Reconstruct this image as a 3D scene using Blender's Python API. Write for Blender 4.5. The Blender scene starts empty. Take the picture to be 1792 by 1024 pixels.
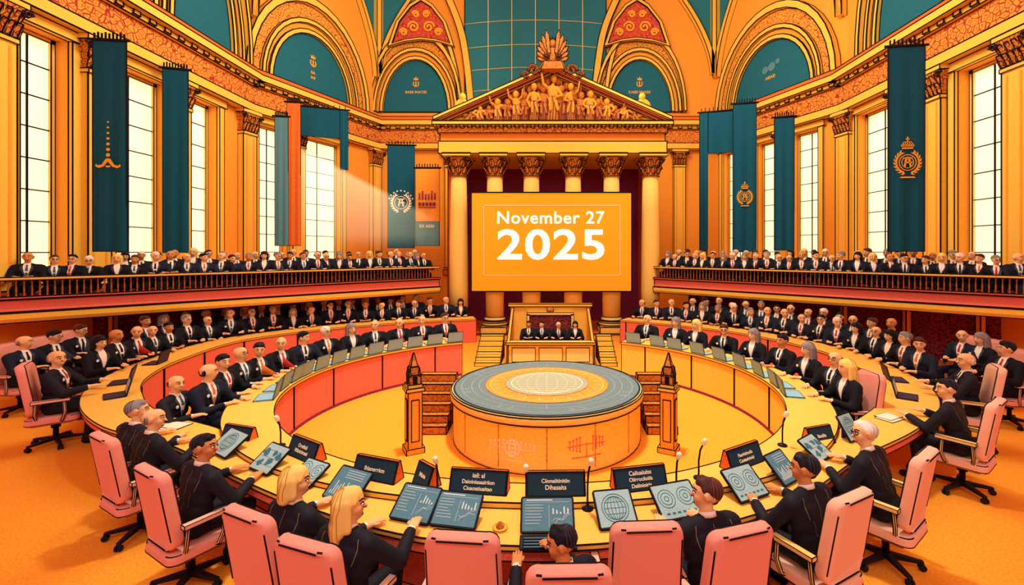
import bpy, bmesh, math, random
import numpy as np
from mathutils import Vector, Matrix
from mathutils.bvhtree import BVHTree
R=random.Random(11)
sc=bpy.context.scene; COL=sc.collection
sc.view_settings.view_transform='Standard'
PI=math.pi
F=800.; CX=957.; CY=440.; EH=2.95
def P(px,py,z):
    Y=F*(EH-z)/(py-CY); return Vector(((px-CX)*Y/F,Y,z))
def PD(px,py,Y): return Vector(((px-CX)*Y/F,Y,EH-(py-CY)*Y/F))
# ------------------------------------------------------------ materials
def lin(h):
    h=h.lstrip('#'); c=[int(h[i:i+2],16)/255 for i in (0,2,4)]
    return tuple([x/12.92 if x<=.04045 else ((x+.055)/1.055)**2.4 for x in c])+(1,)
def mat(name,col,rough=.75,spk=None,scale=30,amt=.35,emit=0,pattern='noise',spec=.15):
    m=bpy.data.materials.new(name); m.use_nodes=True
    nt=m.node_tree; b=nt.nodes['Principled BSDF']
    b.inputs['Roughness'].default_value=rough
    b.inputs['Specular IOR Level'].default_value=spec
    b.inputs['Base Color'].default_value=lin(col)
    if emit:
        b.inputs['Emission Color'].default_value=lin(col); b.inputs['Emission Strength'].default_value=emit
    if spk:
        tc=nt.nodes.new('ShaderNodeTexCoord')
        if pattern=='noise':
            t=nt.nodes.new('ShaderNodeTexNoise'); t.inputs['Scale'].default_value=scale*3; t.inputs['Detail'].default_value=1
            out=t.outputs['Fac']
        else:
            t=nt.nodes.new('ShaderNodeTexVoronoi'); t.inputs['Scale'].default_value=scale
            t.feature='DISTANCE_TO_EDGE'; out=t.outputs['Distance']
        nt.links.new(tc.outputs['Object'],t.inputs['Vector'])
        r=nt.nodes.new('ShaderNodeValToRGB')
        if pattern=='noise':
            r.color_ramp.elements[0].position=.36; r.color_ramp.elements[1].position=.56
        else:
            r.color_ramp.elements[0].position=.03; r.color_ramp.elements[1].position=.1
            e=r.color_ramp.elements.new(.24); e.color=lin(col); e=r.color_ramp.elements.new(.3); e.color=lin(spk)
            e=r.color_ramp.elements.new(.36); e.color=lin(col)
            r.color_ramp.elements[0].color=lin(spk); r.color_ramp.elements[1].color=lin(col)
        if pattern=='noise':
            r.color_ramp.elements[0].color=lin(spk); r.color_ramp.elements[1].color=lin(col)
        nt.links.new(out,r.inputs['Fac']); nt.links.new(r.outputs['Color'],b.inputs['Base Color'])
    return m
INK=mat('ink','#17121a',.8)
ORANGE=mat('orange_plaster','#ffb03e',.8,'#fba034',14,.3)
YELLOW=mat('yellow_plaster','#ffd254',.8,'#ffc444',14,.3)
COLY=mat('column_pale_yellow','#ffdc74',.75,'#ffd05c',14,.3)
DORANGE=mat('deep_orange','#f07a2c',.8,'#e2662a',14,.3)
FRIEZE=mat('carved_frieze','#f9a038',.8,'#a8302c',6,.3,0,'vor')
FRIEZE2=mat('carved_frieze_fine','#fab440',.8,'#b03c2a',6,.3,0,'vor')
RED=mat('carved_red','#e2623a',.8,'#a02a34',5,.3,0,'vor')
PLUM=mat('tympanum_rust','#8f352c',.8,'#611c30',8,.3)
FLOOR=mat('floor_orange','#fdae32',.85,'#f9992c',14,.2)
SALMON=mat('salmon_panel','#f27d60',.8,'#ea6a56',18,.3)
PINK=mat('pink_upholstery','#f6a892',.85,'#f39a85',60,.2)
PEACH=mat('peach_upholstery','#fdcba8',.85,'#fbc09c',60,.2)
TABLE=mat('table_top_yellow','#ffc95a',.6,'#ffbd48',25,.2)
CREAMY=mat('pale_yellow','#ffe08a',.75,'#ffd468',20,.2)
CREAM=mat('cream','#fff3cf',.7)
WHITEL=mat('lit_lettering','#fffae8',.7,None,1,1,.75)
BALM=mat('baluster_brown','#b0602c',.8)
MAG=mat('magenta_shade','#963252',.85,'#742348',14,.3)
MAGD=mat('plum_doorway_gallery_shade','#8f3a2e',.85,'#3d1531',7,.8)  # on the lower walls it paints the shade under the balconies; doorways share it
TEAL=mat('teal_cloth','#14586c',.85,'#0f4e64',60,.2)
TEALP=mat('teal_glass','#23717f',.7,'#1c6474',10,.3)
TEALG=mat('teal_skylight','#2f8790',.6,'#287b87',10,.3)
TEALL=mat('pale_teal_cloth','#5f939a',.85,'#4d858f',50,.3)
GOLD=mat('gold','#f4b53a',.6)
GOLDR=mat('relief_gold','#eaa838',.7,'#dd9530',9,.3)
GOLDD=mat('dark_gold','#d68a30',.7,'#aa562c',9,.3)
CAPM=mat('carved_capital','#e8902e',.75,'#7a3020',7,.3,0,'vor')
SUIT=mat('dark_suit','#0f1119',.75,spec=.2)
SUITN=mat('dark_suit_near','#141722',.7,spec=.25)
SUIT2=mat('navy_suit','#182030',.75,spec=.2)
LAPEL=mat('lapel_edge','#3a4152',.7); SEAM=mat('jacket_seam','#8d8266',.7)
SKIN=mat('skin_light','#f8c88e',.7,'#f2b878',60); SKIN2=mat('skin_warm','#dd9a5c',.7,'#cf8a50',60)
SHIRT=mat('white_shirt','#fff6e2',.8)
TIES=[mat('tie_red','#c8372f'),mat('tie_black','#191820'),mat('tie_teal','#2b6474'),mat('tie_orange','#e07a2a')]
HAIRC={'dark':mat('hair_dark','#1a171c',.5),'white':mat('hair_white','#f4ead2'),'grey':mat('hair_grey','#8f8a86'),'blonde':mat('hair_blonde','#f9d873',.7),'brown':mat('hair_brown','#4d2a22',.5)}
STREAK={'dark':mat('hair_streak_dark','#4a4450',.5),'white':mat('hair_streak_white','#b9ab92'),'grey':mat('hair_streak_grey','#4f4b4b'),'blonde':mat('hair_streak_blonde','#c98a30',.7),'brown':mat('hair_streak_brown','#8d5238',.5)}
SCREENB=mat('display_blue','#a8c8c4',.45,'#98bcbc',30,.3)
SCREEND=mat('display_dark','#5b8a98',.45,'#4f7f8f',30,.3)
SCRLINE=mat('display_line','#d8e6dc',.6)
SCRLN2=mat('display_line_dark','#3f7480',.6)
FRAME=mat('device_frame','#24303c',.5)
LAPB=mat('laptop_blue','#8fc3d4',.5); LAPD=mat('laptop_plum','#3a3148',.5)
PLATE=mat('plate_dark','#1d3a4a',.6)
METAL=mat('dark_metal','#1c1a22',.5)
PANE=mat('window_light','#fff2c6',.5,None,1,1,.95)
SCRY=mat('projection_yellow','#fba41c',.6,None,1,1,.3)
GREYT=mat('disc_grey_blue','#71888a',.6,'#667d80',20,.4)
DISCO=mat('disc_orange','#e9a03c',.6,'#dc9238',20)
DISCC=mat('disc_cream','#a9ad93',.6,'#9ca48d',20); GLOBE=mat('globe_line','#f2e2a8',.6); SOFT=mat('disc_pale_line','#a9b8aa',.6)
PAPER=mat('paper','#fff0cc',.8)
# ------------------------------------------------------------ mesh builder
class MB:
    def __init__(s): s.b=bmesh.new(); s.M=Matrix.Identity(4)
    def add(s,verts,faces,m=0,sm=False):
        vs=[s.b.verts.new(s.M@Vector(v)) for v in verts]
        for f in faces:
            try:
                fc=s.b.faces.new([vs[i] for i in f]); fc.material_index=m; fc.smooth=sm
            except ValueError: pass
    def box(s,c,d,m=0,tz=1.0):
        x,y,z=d[0]/2,d[1]/2,d[2]/2; v=[]
        for k in (-1,1):
            t=tz if k>0 else 1
            v+=[(c[0]-x*t,c[1]-y*t,c[2]+k*z),(c[0]+x*t,c[1]-y*t,c[2]+k*z),(c[0]+x*t,c[1]+y*t,c[2]+k*z),(c[0]-x*t,c[1]+y*t,c[2]+k*z)]
        s.add(v,[(3,2,1,0),(4,5,6,7),(0,1,5,4),(1,2,6,5),(2,3,7,6),(3,0,4,7)],m)
    def loft(s,rings,m=0,cap=True,sm=False,closed=True):
        n=len(rings[0]); v=[p for r in rings for p in r]; f=[]
        for i in range(len(rings)-1):
            for j in range(n if closed else n-1):
                a=i*n+j; b=i*n+(j+1)%n; f.append((a,b,b+n,a+n))
        s.add(v,f,m,sm)
        if cap:
            s.add(rings[0],[tuple(range(n))[::-1]],m); s.add(rings[-1],[tuple(range(n))],m)
    def weld(s,d=1e-5): bmesh.ops.remove_doubles(s.b,verts=s.b.verts,dist=d)
    def tube(s,path,r,n=8,m=0,cap=True,sm=True):
        path=[Vector(p) for p in path]; N=len(path)
        rad=r if isinstance(r,(list,tuple)) else [r]*N
        rings=[]; up=None
        for i,p in enumerate(path):
            t=(path[min(i+1,N-1)]-path[max(i-1,0)])
            t=t.normalized() if t.length>1e-9 else Vector((0,0,1))
            if up is None:
                up=Vector((0,0,1)) if abs(t.z)<.9 else Vector((1,0,0))
            a=t.cross(up)
            if a.length<1e-6: a=t.cross(Vector((0,1,0)))
            a.normalize(); b=a.cross(t).normalized(); up=b
            rings.append([p+(a*math.cos(2*PI*k/n)+b*math.sin(2*PI*k/n))*rad[i] for k in range(n)])
        s.loft(rings,m,cap,sm)
    def cap(s,p0,p1,r0,r1,n=12,k=3,m=0):
        p0=Vector(p0);p1=Vector(p1); d=p1-p0
        d=d.normalized() if d.length>1e-6 else Vector((0,0,1))
        path=[];rad=[]
        for i in range(k+1):
            a=-PI/2+PI/2*i/k; path.append(p0+d*r0*math.sin(a)); rad.append(max(r0*math.cos(a),r0*.05))
        for i in range(k+1):
            a=PI/2*i/k; path.append(p1+d*r1*math.sin(a)); rad.append(max(r1*math.cos(a),r1*.05))
        a=d.cross(Vector((0,0,1)) if abs(d.z)<.9 else Vector((1,0,0))).normalized(); b=a.cross(d)
        s.loft([[p+(a*math.cos(2*PI*j/n)+b*math.sin(2*PI*j/n))*rr for j in range(n)] for p,rr in zip(path,rad)],m,True,True)
    def ell(s,c,r,m=0,nu=12,nv=7):
        s.loft([[(c[0]+r[0]*math.cos(2*PI*j/nu)*max(math.cos(a),.03),c[1]+r[1]*math.sin(2*PI*j/nu)*max(math.cos(a),.03),c[2]+r[2]*math.sin(a)) for j in range(nu)] for a in [-PI/2+PI*i/nv for i in range(nv+1)]],m,True,True)
    def lathe(s,prof,n=20,c=(0,0,0),m=0,sm=True):
        s.loft([[(c[0]+r*math.cos(2*PI*j/n),c[1]+r*math.sin(2*PI*j/n),c[2]+z) for j in range(n)] for r,z in prof],m,True,sm)
    def prism(s,poly,h,m=0,z=0):
        s.loft([[(x,y,z) for x,y in poly],[(x,y,z+h) for x,y in poly]],m)
    def sweep(s,pts,nrm,prof,m=0,sm=False):
        rings=[]
        for i,(p,n) in enumerate(zip(pts,nrm)):
            pr=prof(i) if callable(prof) else prof
            rings.append([(p[0]+n[0]*o,p[1]+n[1]*o,z) for o,z in pr])
        s.loft(rings,m,True,sm)
    def build(s,name,mats,parent=None,ink=0,ang=.7,noink=()):
        s.weld()
        bmesh.ops.recalc_face_normals(s.b,faces=s.b.faces)
        if ink:
            es=[]
            for e in s.b.edges:
                if noink and e.link_faces and e.link_faces[0].material_index in noink: continue
                if len(e.link_faces)==2:
                    if e.calc_face_angle(0)>ang: es.append((e.verts[0].co.copy(),e.verts[1].co.copy()))
                elif len(e.link_faces)==1: es.append((e.verts[0].co.copy(),e.verts[1].co.copy()))
            old=s.M; s.M=Matrix.Identity(4)
            for a,b in es:
                d=(b-a)
                if d.length<1e-4: continue
                d.normalize(); u=d.cross(Vector((.31,.52,.79)) if abs(d.dot(Vector((.31,.52,.79))))<.9 else Vector((1,0,0))).normalized(); w=d.cross(u)
                q=[u*ink,w*ink,-u*ink,-w*ink]
                a2=a-d*ink*.5; b2=b+d*ink*.5
                s.add([a2+x for x in q]+[b2+x for x in q],[(0,1,5,4),(1,2,6,5),(2,3,7,6),(3,0,4,7)],len(mats))
            s.M=old
        me=bpy.data.meshes.new(name); s.b.to_mesh(me); s.b.free()
        for mm in mats: me.materials.append(mm)
        if ink: me.materials.append(INK)
        o=bpy.data.objects.new(name,me); COL.objects.link(o)
        if parent: o.parent=parent
        return o
def tag(o,label,cat,group=None,kind=None):
    o['label']=label; o['category']=cat
    if group: o['group']=group
    if kind: o['kind']=kind
    return o
def struct(o,label=None):
    o['kind']='structure'
    if label: o['label']=label
    return o
def thing(name,label,cat,loc=(0,0,0),rz=0,group=None):
    o=bpy.data.objects.new(name,None); COL.objects.link(o); o.location=loc; o.rotation_euler=(0,0,rz); o.empty_display_size=.1
    return tag(o,label,cat,group)
def inst(name,me,parent,mtx=None):
    o=bpy.data.objects.new(name,me); COL.objects.link(o); o.parent=parent
    if mtx is not None: o.matrix_local=mtx
    return o
def textmesh(body,size,m,bold=0,ext=.004,space=1.0):
    cu=bpy.data.curves.new('lettering','FONT'); cu.body=body; cu.size=size; cu.align_x='CENTER'; cu.align_y='CENTER'; cu.extrude=ext; cu.offset=bold; cu.resolution_u=4; cu.space_character=space
    o=bpy.data.objects.new('tmp',cu); COL.objects.link(o); bpy.context.view_layer.update()
    dg=bpy.context.evaluated_depsgraph_get(); me=bpy.data.meshes.new_from_object(o.evaluated_get(dg))
    bpy.data.objects.remove(o); me.materials.clear(); me.materials.append(m); return me
RX=Matrix.Rotation(PI/2,4,'X')
XZ=Matrix(((1,0,0,0),(0,0,-1,0),(0,1,0,0),(0,0,0,1)))  # (x,y,h) -> (x,-h,y)
ONES=['','first','second','third','fourth','fifth','sixth','seventh','eighth','ninth','tenth','eleventh','twelfth','thirteenth','fourteenth','fifteenth','sixteenth','seventeenth','eighteenth','nineteenth','twentieth']
def ordw(n):
    if n<=20: return ONES[n]
    if n==30: return 'thirtieth'
    return ('twenty-' if n<30 else 'thirty-')+ONES[n%10]
# ------------------------------------------------------------ curves
def spline(pts,n):
    pts=[Vector(p) for p in pts]; q=[pts[0]*2-pts[1]]+pts+[pts[-1]*2-pts[-2]]; d=[]
    for i in range(1,len(q)-2):
        for k in range(24):
            t=k/24; a,b,c,e=q[i-1],q[i],q[i+1],q[i+2]
            d.append(.5*((2*b)+(c-a)*t+(2*a-5*b+4*c-e)*t*t+(3*b-a-3*c+e)*t**3))
    d.append(pts[-1]); L=[0]
    for i in range(1,len(d)): L.append(L[-1]+(d[i]-d[i-1]).length)
    out=[];j=0
    for k in range(n):
        s=L[-1]*k/(n-1)
        while j<len(L)-2 and L[j+1]<s: j+=1
        t=(s-L[j])/max(L[j+1]-L[j],1e-9); out.append(d[j].lerp(d[j+1],min(max(t,0),1)))
    return out
def normals(pts):
    r=[]
    for i in range(len(pts)):
        t=(pts[min(i+1,len(pts)-1)]-pts[max(i-1,0)]).normalized(); r.append(Vector((t.y,-t.x)))
    return r
LE=[(-2.5,15.5),(-4.6,14.8),(-6.8,13.4),(-8.2,11.5),(-8.15,9.3),(-7.6,7.7),(-6.75,6.6),(-5.6,5.75),(-4.3,5.2),(-3.2,4.55),(-2.1,3.95),(-1.05,3.53)]
RE=[(1.05,3.57),(2.2,4.05),(3.3,4.85),(4.5,5.6),(5.5,6.4),(6.2,7.4),(6.6,8.7),(6.7,10.4),(5.9,12.5),(4.4,14.1),(2.7,15.2)]
N1=190
E1=spline(LE+[(0,3.41)]+RE,N1); E1n=normals(E1)
def w1(i): 
    y=E1[i].y; return .5 if y<5 else min(.5+.12*(y-5),.68)
N2=130; E2=[];W2=[];TH2=[]
for k in range(N2):
    th=math.radians(119+ (421-119)*k/(N2-1)); a=4.15 if math.cos(th)<0 else 3.65
    E2.append(Vector((a*math.cos(th),7.75+3.55*math.sin(th)))); W2.append(.6-.3*math.exp(-((math.degrees(th)-270)/45)**2)); TH2.append(math.degrees(th))
E2n=normals(E2)
ZT1=.75; ZT2=.80
def pxof(p): return CX+F*p.x/p.y
def e1_at(px,off=0):
    return min([i for i in range(N1) if E1[i].y<7.2],key=lambda i:abs(pxof(E1[i]-E1n[i]*off)-px))
def e2_at(px,off=0):
    return min([i for i in range(N2) if 200<TH2[i]<340],key=lambda i:abs(pxof(E2[i]+E2n[i]*off)-px))
def e2_th(th): return min(range(N2),key=lambda i:abs(TH2[i]-th))
def face_rz(f): return math.atan2(-f[0],f[1])
def near1(x,y): return min(range(N1),key=lambda i:(E1[i].x-x)**2+(E1[i].y-y)**2)
# ------------------------------------------------------------ floor, walls
m=MB(); m.box((0,11,-.05),(24,30,.1)); struct(m.build('floor',[FLOOR]),'orange speckled hall floor')
m=MB()
for x in (-11.2,-7,-2.6,2.6,7,11.2): m.box((x,14.2,17.2),(.5,20.8,.35))
for y in (4.2,9,14,19,24.2): m.box((0,y,17.2),(22.8,.5,.3))
struct(m.build('ceiling',[YELLOW]),'yellow ribbed frame of the glazed ceiling')
def wframe(A,B):
    A=Vector(A);B=Vector(B); u=(B-A).normalized(); return u,(B-A).length
def wmatrix(A,B,flip):
    u,L=wframe(A,B); n=Vector((u.y,-u.x))*(1 if not flip else -1)
    M=Matrix(((u.x,n.x,0,A[0]),(u.y,n.y,0,A[1]),(0,0,1,0),(0,0,0,1))); return M,L   # local y = into room
wcount=[0]
def wall(name,A,B,flip,ops,z1=17,sill=2.2,head=8.0,label=''):
    M,L=wmatrix(A,B,flip); m=MB(); m.M=M; T=.6
    e=0
    for (a,b) in ops:
        m.box(((e+a)/2,-T/2,z1/2),(a-e,T,z1)); m.box(((a+b)/2,-T/2,sill/2),(b-a,T,sill)); m.box(((a+b)/2,-T/2,(z1+head)/2),(b-a,T,z1-head)); e=b
    m.box(((e+L)/2,-T/2,z1/2),(L-e,T,z1))
    struct(m.build(name,[ORANGE]),label)
    for (a,b) in ops:
        wcount[0]+=1
        w=MB(); w.M=M; f=.09; W=b-a;H=head-sill
        for q in ((a+f/2),(b-f/2)): w.box((q,-.38,sill+H/2),(f,.1,H))
        for q in (sill+f/2,head-f/2): w.box(((a+b)/2,-.38,q),(W,.1,f))
        fo=struct(w.build('window_%d'%wcount[0],[CREAMY],None,.014),'tall window in '+label)
        w=MB(); w.M=M; w.box(((a+b)/2,-.42,sill+H/2),(W-.02,.03,H-.02)); w.build('pane',[PANE],fo)
        w=MB(); w.M=M
        w.box(((a+b)/2,-.385,sill+H/2),(.03,.03,H))
        for k in range(1,8): w.box(((a+b)/2,-.385,sill+H*k/8),(W,.03,.025))
        w.build('glazing_bar',[INK],fo)
        w=MB(); w.M=M
        for q in (a-.11,b+.11): w.box((q,.04,sill+H/2),(.22,.1,H))
        w.box(((a+b)/2,.06,head+.12),(W+.6,.16,.24)); w.box(((a+b)/2,.08,sill-.08),(W+.6,.2,.16))
        w.build('window_surround',[YELLOW],fo,.016)
LD=((-11.5,17.5),(-8.9,24)); RD=((11.5,17.5),(8.9,24)); LDL=7.0
wall('wall_left',(-11.5,4),(-11.5,17.5),False,[(5.9,7.0),(8.1,9.85),(10.45,11.95)],label='the left wall')
wall('wall_right',(11.5,4),(11.5,17.5),True,[(7.45,8.8),(11.15,12.95)],label='the right wall')
wall('wall_back_left',LD[0],LD[1],False,[(.45,1.75),(2.5,4.6)],label='the angled left corner wall')
wall('wall_back_right',RD[0],RD[1],True,[(1.15,2.4),(3.0,4.3),(5.0,6.5)],label='the angled right corner wall')
m=MB(); m.box((0,24.3,8.5),(18.4,.6,17)); struct(m.build('wall_back',[ORANGE]),'orange back wall behind the portico')
tr=[0]
def trim(mb,mats,ink,label):
    tr[0]+=1; return struct(mb.build('trim_%d'%tr[0],mats,None,ink),label)
ZA=8.25
def entab(A,B,flip,label):
    M,L=wmatrix(A,B,flip); m=MB(); m.M=M
    m.box((L/2,.2,ZA+.15),(L,.4,.3),0); m.box((L/2,.16,ZA+.65),(L,.32,.7),1); m.box((L/2,.24,ZA+1.08),(L,.48,.16),0); m.box((L/2,.36,ZA+1.28),(L,.72,.24),0); m.box((L/2,.28,ZA+1.52),(L,.5,.24),2)
    for k in range(int(L/.5)): m.box((.25+k*.5,.42,ZA+1.1),(.2,.2,.12),0)
    trim(m,[YELLOW,FRIEZE,DORANGE],.022,label)
for a in (((-11.5,4),(-11.5,17.5),False,'carved entablature along the left wall'),((11.5,4),(11.5,17.5),True,'carved entablature along the right wall'),
          (LD[0],LD[1],False,'carved entablature on the angled left corner wall'),(RD[0],RD[1],True,'carved entablature on the angled right corner wall'),
          ((-8.9,24),(8.9,24),False,'carved entablature across the back wall')): entab(*a)
def arcpts(w,h,n=18):
    return [(w*math.cos(PI-PI*k/n), h*math.sin(PI-PI*k/n)) for k in range(n+1)]
def roomframe(c,n):
    n=Vector(n).normalized(); ang=math.atan2(n.x,-n.y)
    return Matrix.Translation((c[0],c[1],0))@Matrix.Rotation(ang,4,'Z')
def lunette2(c,n,z0,w,h,label,txt,big=1.0,em='crest'):
    root=thing('lunette_panel',label,'wall panel',group='teal lunettes above the cornice'); root.matrix_world=roomframe(c,n)@Matrix.Translation((0,0,z0))
    m=MB(); m.M=XZ; m.prism(arcpts(w,h),.06); m.build('panel',[TEALP],root,.03)
    m=MB(); m.M=XZ
    def ring(w0,h0,wb,hb,d,mi):
        a=arcpts(w0,h0);b=arcpts(wb,hb)
        m.loft([[(p[0],p[1],0),(q[0],q[1],0),(q[0],q[1],d),(p[0],p[1],d)] for p,q in zip(a,b)],mi)
    ring(w,h,w+.16,h+.18,.2,0); ring(w+.16,h+.18,w+.36,h+.42,.12,1); ring(w+.36,h+.42,w+.5,h+.6,.26,0)
    if big: ring(w+.5,h+.6,w+.85*big+.1,h+1.25,.1,2); ring(w+.85*big+.1,h+1.25,w+1.08*big+.1,h+1.55,.32,0)
    m.build('arch_moulding',[YELLOW,ORANGE,FRIEZE2],root,.026)
    m=MB(); m.M=Matrix.Translation((0,-.07,0))@XZ; zc=h*.5
    if em=='circles':
        for (dx,dy,r) in ((-.28,.1,.17),(.08,.14,.2),(.4,.28,.12)): m.prism([(dx+r*math.cos(2*PI*k/14),zc+dy+r*math.sin(2*PI*k/14)) for k in range(14)],.02)
    elif em:
        for sx in (-1,1):
            for k in range(4):
                a=.3+.6*k; m.prism([(sx*.14*math.sin(a)+dx,zc+.12-.14*math.cos(a)+dy) for dx,dy in ((-.04,0),(0,-.05),(.04,0),(0,.05))],.02)
        m.prism([(-.1,zc+.3),(.1,zc+.3),(.13,zc+.45),(.05,zc+.37),(0,zc+.5),(-.05,zc+.37),(-.13,zc+.45)],.02)
        m.prism([(-.03,zc),(.03,zc),(.03,zc+.24),(-.03,zc+.24)],.02)
    if em: m.build('gold_emblem',[TEALL if em=='circles' else GOLD],root)
    for k,t in enumerate(txt):
        inst('lettering',textmesh(t,.19-.02*k,GOLD,.004),root,Matrix.Translation((0,-.08,h*.38-.22*k))@RX)
nL=Vector((.93,-.37)); nR=Vector((-.93,-.37))
def dl(t): return (LD[0][0]+2.6*t,LD[0][1]+6.5*t)
def dr(t): return (RD[0][0]-2.6*t,RD[0][1]+6.5*t)
Z0=9.85
lunette2((-6.85,24),(0,-1),Z0+.4,1.7,2.7,'teal lunette with gold lettering left of the pediment',['BABE INATIEI'],.6)
lunette2((4.85,24),(0,-1),Z0+.4,1.65,2.7,'teal lunette with gold lettering right of the pediment',['KABEI IINAEIS'],.6)
lunette2(dl(.42),nL,Z0,2.0,2.6,'teal lunette over the angled left corner wall',['IIA','IAE'])
lunette2(dr(.5),nR,Z0,2.1,2.6,'teal lunette with pale round marks over the angled right corner wall',['AIEAEI'],1.0,'circles')
lunette2((-11.5,15.2),(1,0),Z0,1.35,3.6,'teal lunette high on the straight left wall',[],.7,None)
lunette2((11.5,14.4),(-1,0),Z0,1.35,3.6,'teal lunette high on the straight right wall',[],.7,None)
# centre glazing on back wall and spandrels
m=MB(); m.box((-.6,23.96,13.3),(7.4,.08,7.4)); cg=struct(m.build('window_%d'%(wcount[0]+1),[TEALG],None,.03),'teal glazed bay above the portico')
m=MB()
for k in range(1,6):
    x=-4.3+7.4*k/6; m.box((x,23.9,13.3),(.035,.05,7.4))
for k in range(1,7):
    z=9.6+7.4*(k/6.6)**1.25; m.tube([(-4.3+7.4*j/10,23.9,z+.22*(1-((j-5)/5)**2)) for j in range(11)],.018,4)
m.build('glazing_bar',[CREAMY],cg)
def rib(pts,r,label):
    pts=[Vector((p.x,p.z)) for p in pts]; q=spline(pts,18)
    m=MB()
    nn=normals(q)
    m.loft([[(p.x+n.x*o,24-d,p.y+n.y*o) for o,d in ((-r,0),(-r,.3),(r,.3),(r,0))] for p,n in zip(q,nn)]); return trim(m,[YELLOW],.026,label)
rib([PD(826,190,24),PD(818,110,24),PD(806,50,24),PD(778,-20,24)],.17,'yellow vault rib at left edge of the glazed bay')
rib([PD(808,190,24),PD(798,120,24),PD(782,70,24),PD(752,20,24),PD(738,-8,24)],.1,'slim yellow vault rib left of the glazed bay')
rib([PD(1038,190,24),PD(1046,110,24),PD(1058,50,24),PD(1088,-20,24)],.17,'yellow vault rib at right edge of the glazed bay')
rib([PD(1056,190,24),PD(1066,120,24),PD(1082,70,24),PD(1112,20,24),PD(1128,-8,24)],.1,'slim yellow vault rib right of the glazed bay')
def spandrel(px,py,Y,w,h,label,n=(0,-1),c=None):
    root=thing('spandrel_panel',label,'wall panel'); p=PD(px,py,Y)
    root.matrix_world=roomframe((p.x,p.y),n)@Matrix.Translation((0,0,p.z))
    sh=[(-w,0),(-w*.5,h*.1),(0,h*.14),(w*.5,h*.1),(w,0),(w*.75,h*.5),(w*.35,h*.85),(0,h),(-w*.35,h*.85),(-w*.75,h*.5)]
    m=MB(); m.M=XZ; m.prism(sh,.1); m.build('panel',[RED],root,.035)
    m=MB(); a=[(x*1.0,z) for x,z in sh]; cz=h*.45
    m.M=XZ; b=[(x*1.14,cz+(z-cz)*1.16) for x,z in sh]
    m.loft([[(p_[0],p_[1],0),(q_[0],q_[1],0),(q_[0],q_[1],.16),(p_[0],p_[1],.16)] for p_,q_ in zip(a+a[:1],b+b[:1])],0,False); m.build('frame',[YELLOW],root,.022)
    for sx in (-1,1):
        for (cx,cz,r) in ((.26,.38,.2),(.6,.26,.14),(.18,.68,.13)):
            m=MB(); m.M=Matrix.Translation((0,-.12,0))
            pts=[(sx*(cx*w+r*w*(1-k/22)*math.cos(k*.55)),-.03,cz*h+r*w*(1-k/22)*math.sin(k*.55)) for k in range(19)]
            m.tube(pts,.06,5); m.build('scroll_relief',[GOLD],root)
spandrel(738,78,23.7,1.5,2.2,'red carved spandrel with gold scrolls above left lunette')
spandrel(1114,78,23.7,1.5,2.2,'red carved spandrel with gold scrolls above right lunette')
def pendentive(f,t0,t1,zb,zt,n,label,off=.08):
    """curved-sided teal vault panel growing from a corner point up the wall"""
    k=14; a=[];b=[]
    for i in range(k+1):
        u=i/k; z=zb+(zt-zb)*u; a.append((t0,z)); b.append((t0+(t1-t0)*(u**1.7),z))
    poly=a+b[:0:-1]
    def w3(t,z,d): q=f(t); return (q[0]+n.x*d,q[1]+n.y*d,z)
    m=MB(); m.loft([[w3(t,z,0) for t,z in poly],[w3(t,z,off) for t,z in poly]],1)
    for edge in (a,b):
        m.loft([[w3(t+o,z,d) for o,d in ((-.018,0),(-.018,.3),(.018,.3),(.018,0))] for t,z in edge],0)
    trim(m,[YELLOW,TEALG],.022,label)
def bk(s): 
    return lambda t:(s*(8.9-7*t),24)
pendentive(bk(-1),.03,.36,12.2,17,Vector((0,-1)),'teal vault panel in the left corner of back wall')
pendentive(bk(1),.03,.36,12.2,17,Vector((0,-1)),'teal vault panel in the right corner of back wall')
pendentive(dl,.97,.66,12.0,17,nL,'teal vault panel at far end of angled left wall'); pendentive(dr,.97,.66,12.0,17,nR,'teal vault panel at far end of angled right wall')
pendentive(dl,.02,.2,12.0,17,nL,'teal vault panel at near end of angled left wall'); pendentive(dr,.02,.2,12.0,17,nR,'teal vault panel at near end of angled right wall')
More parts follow.
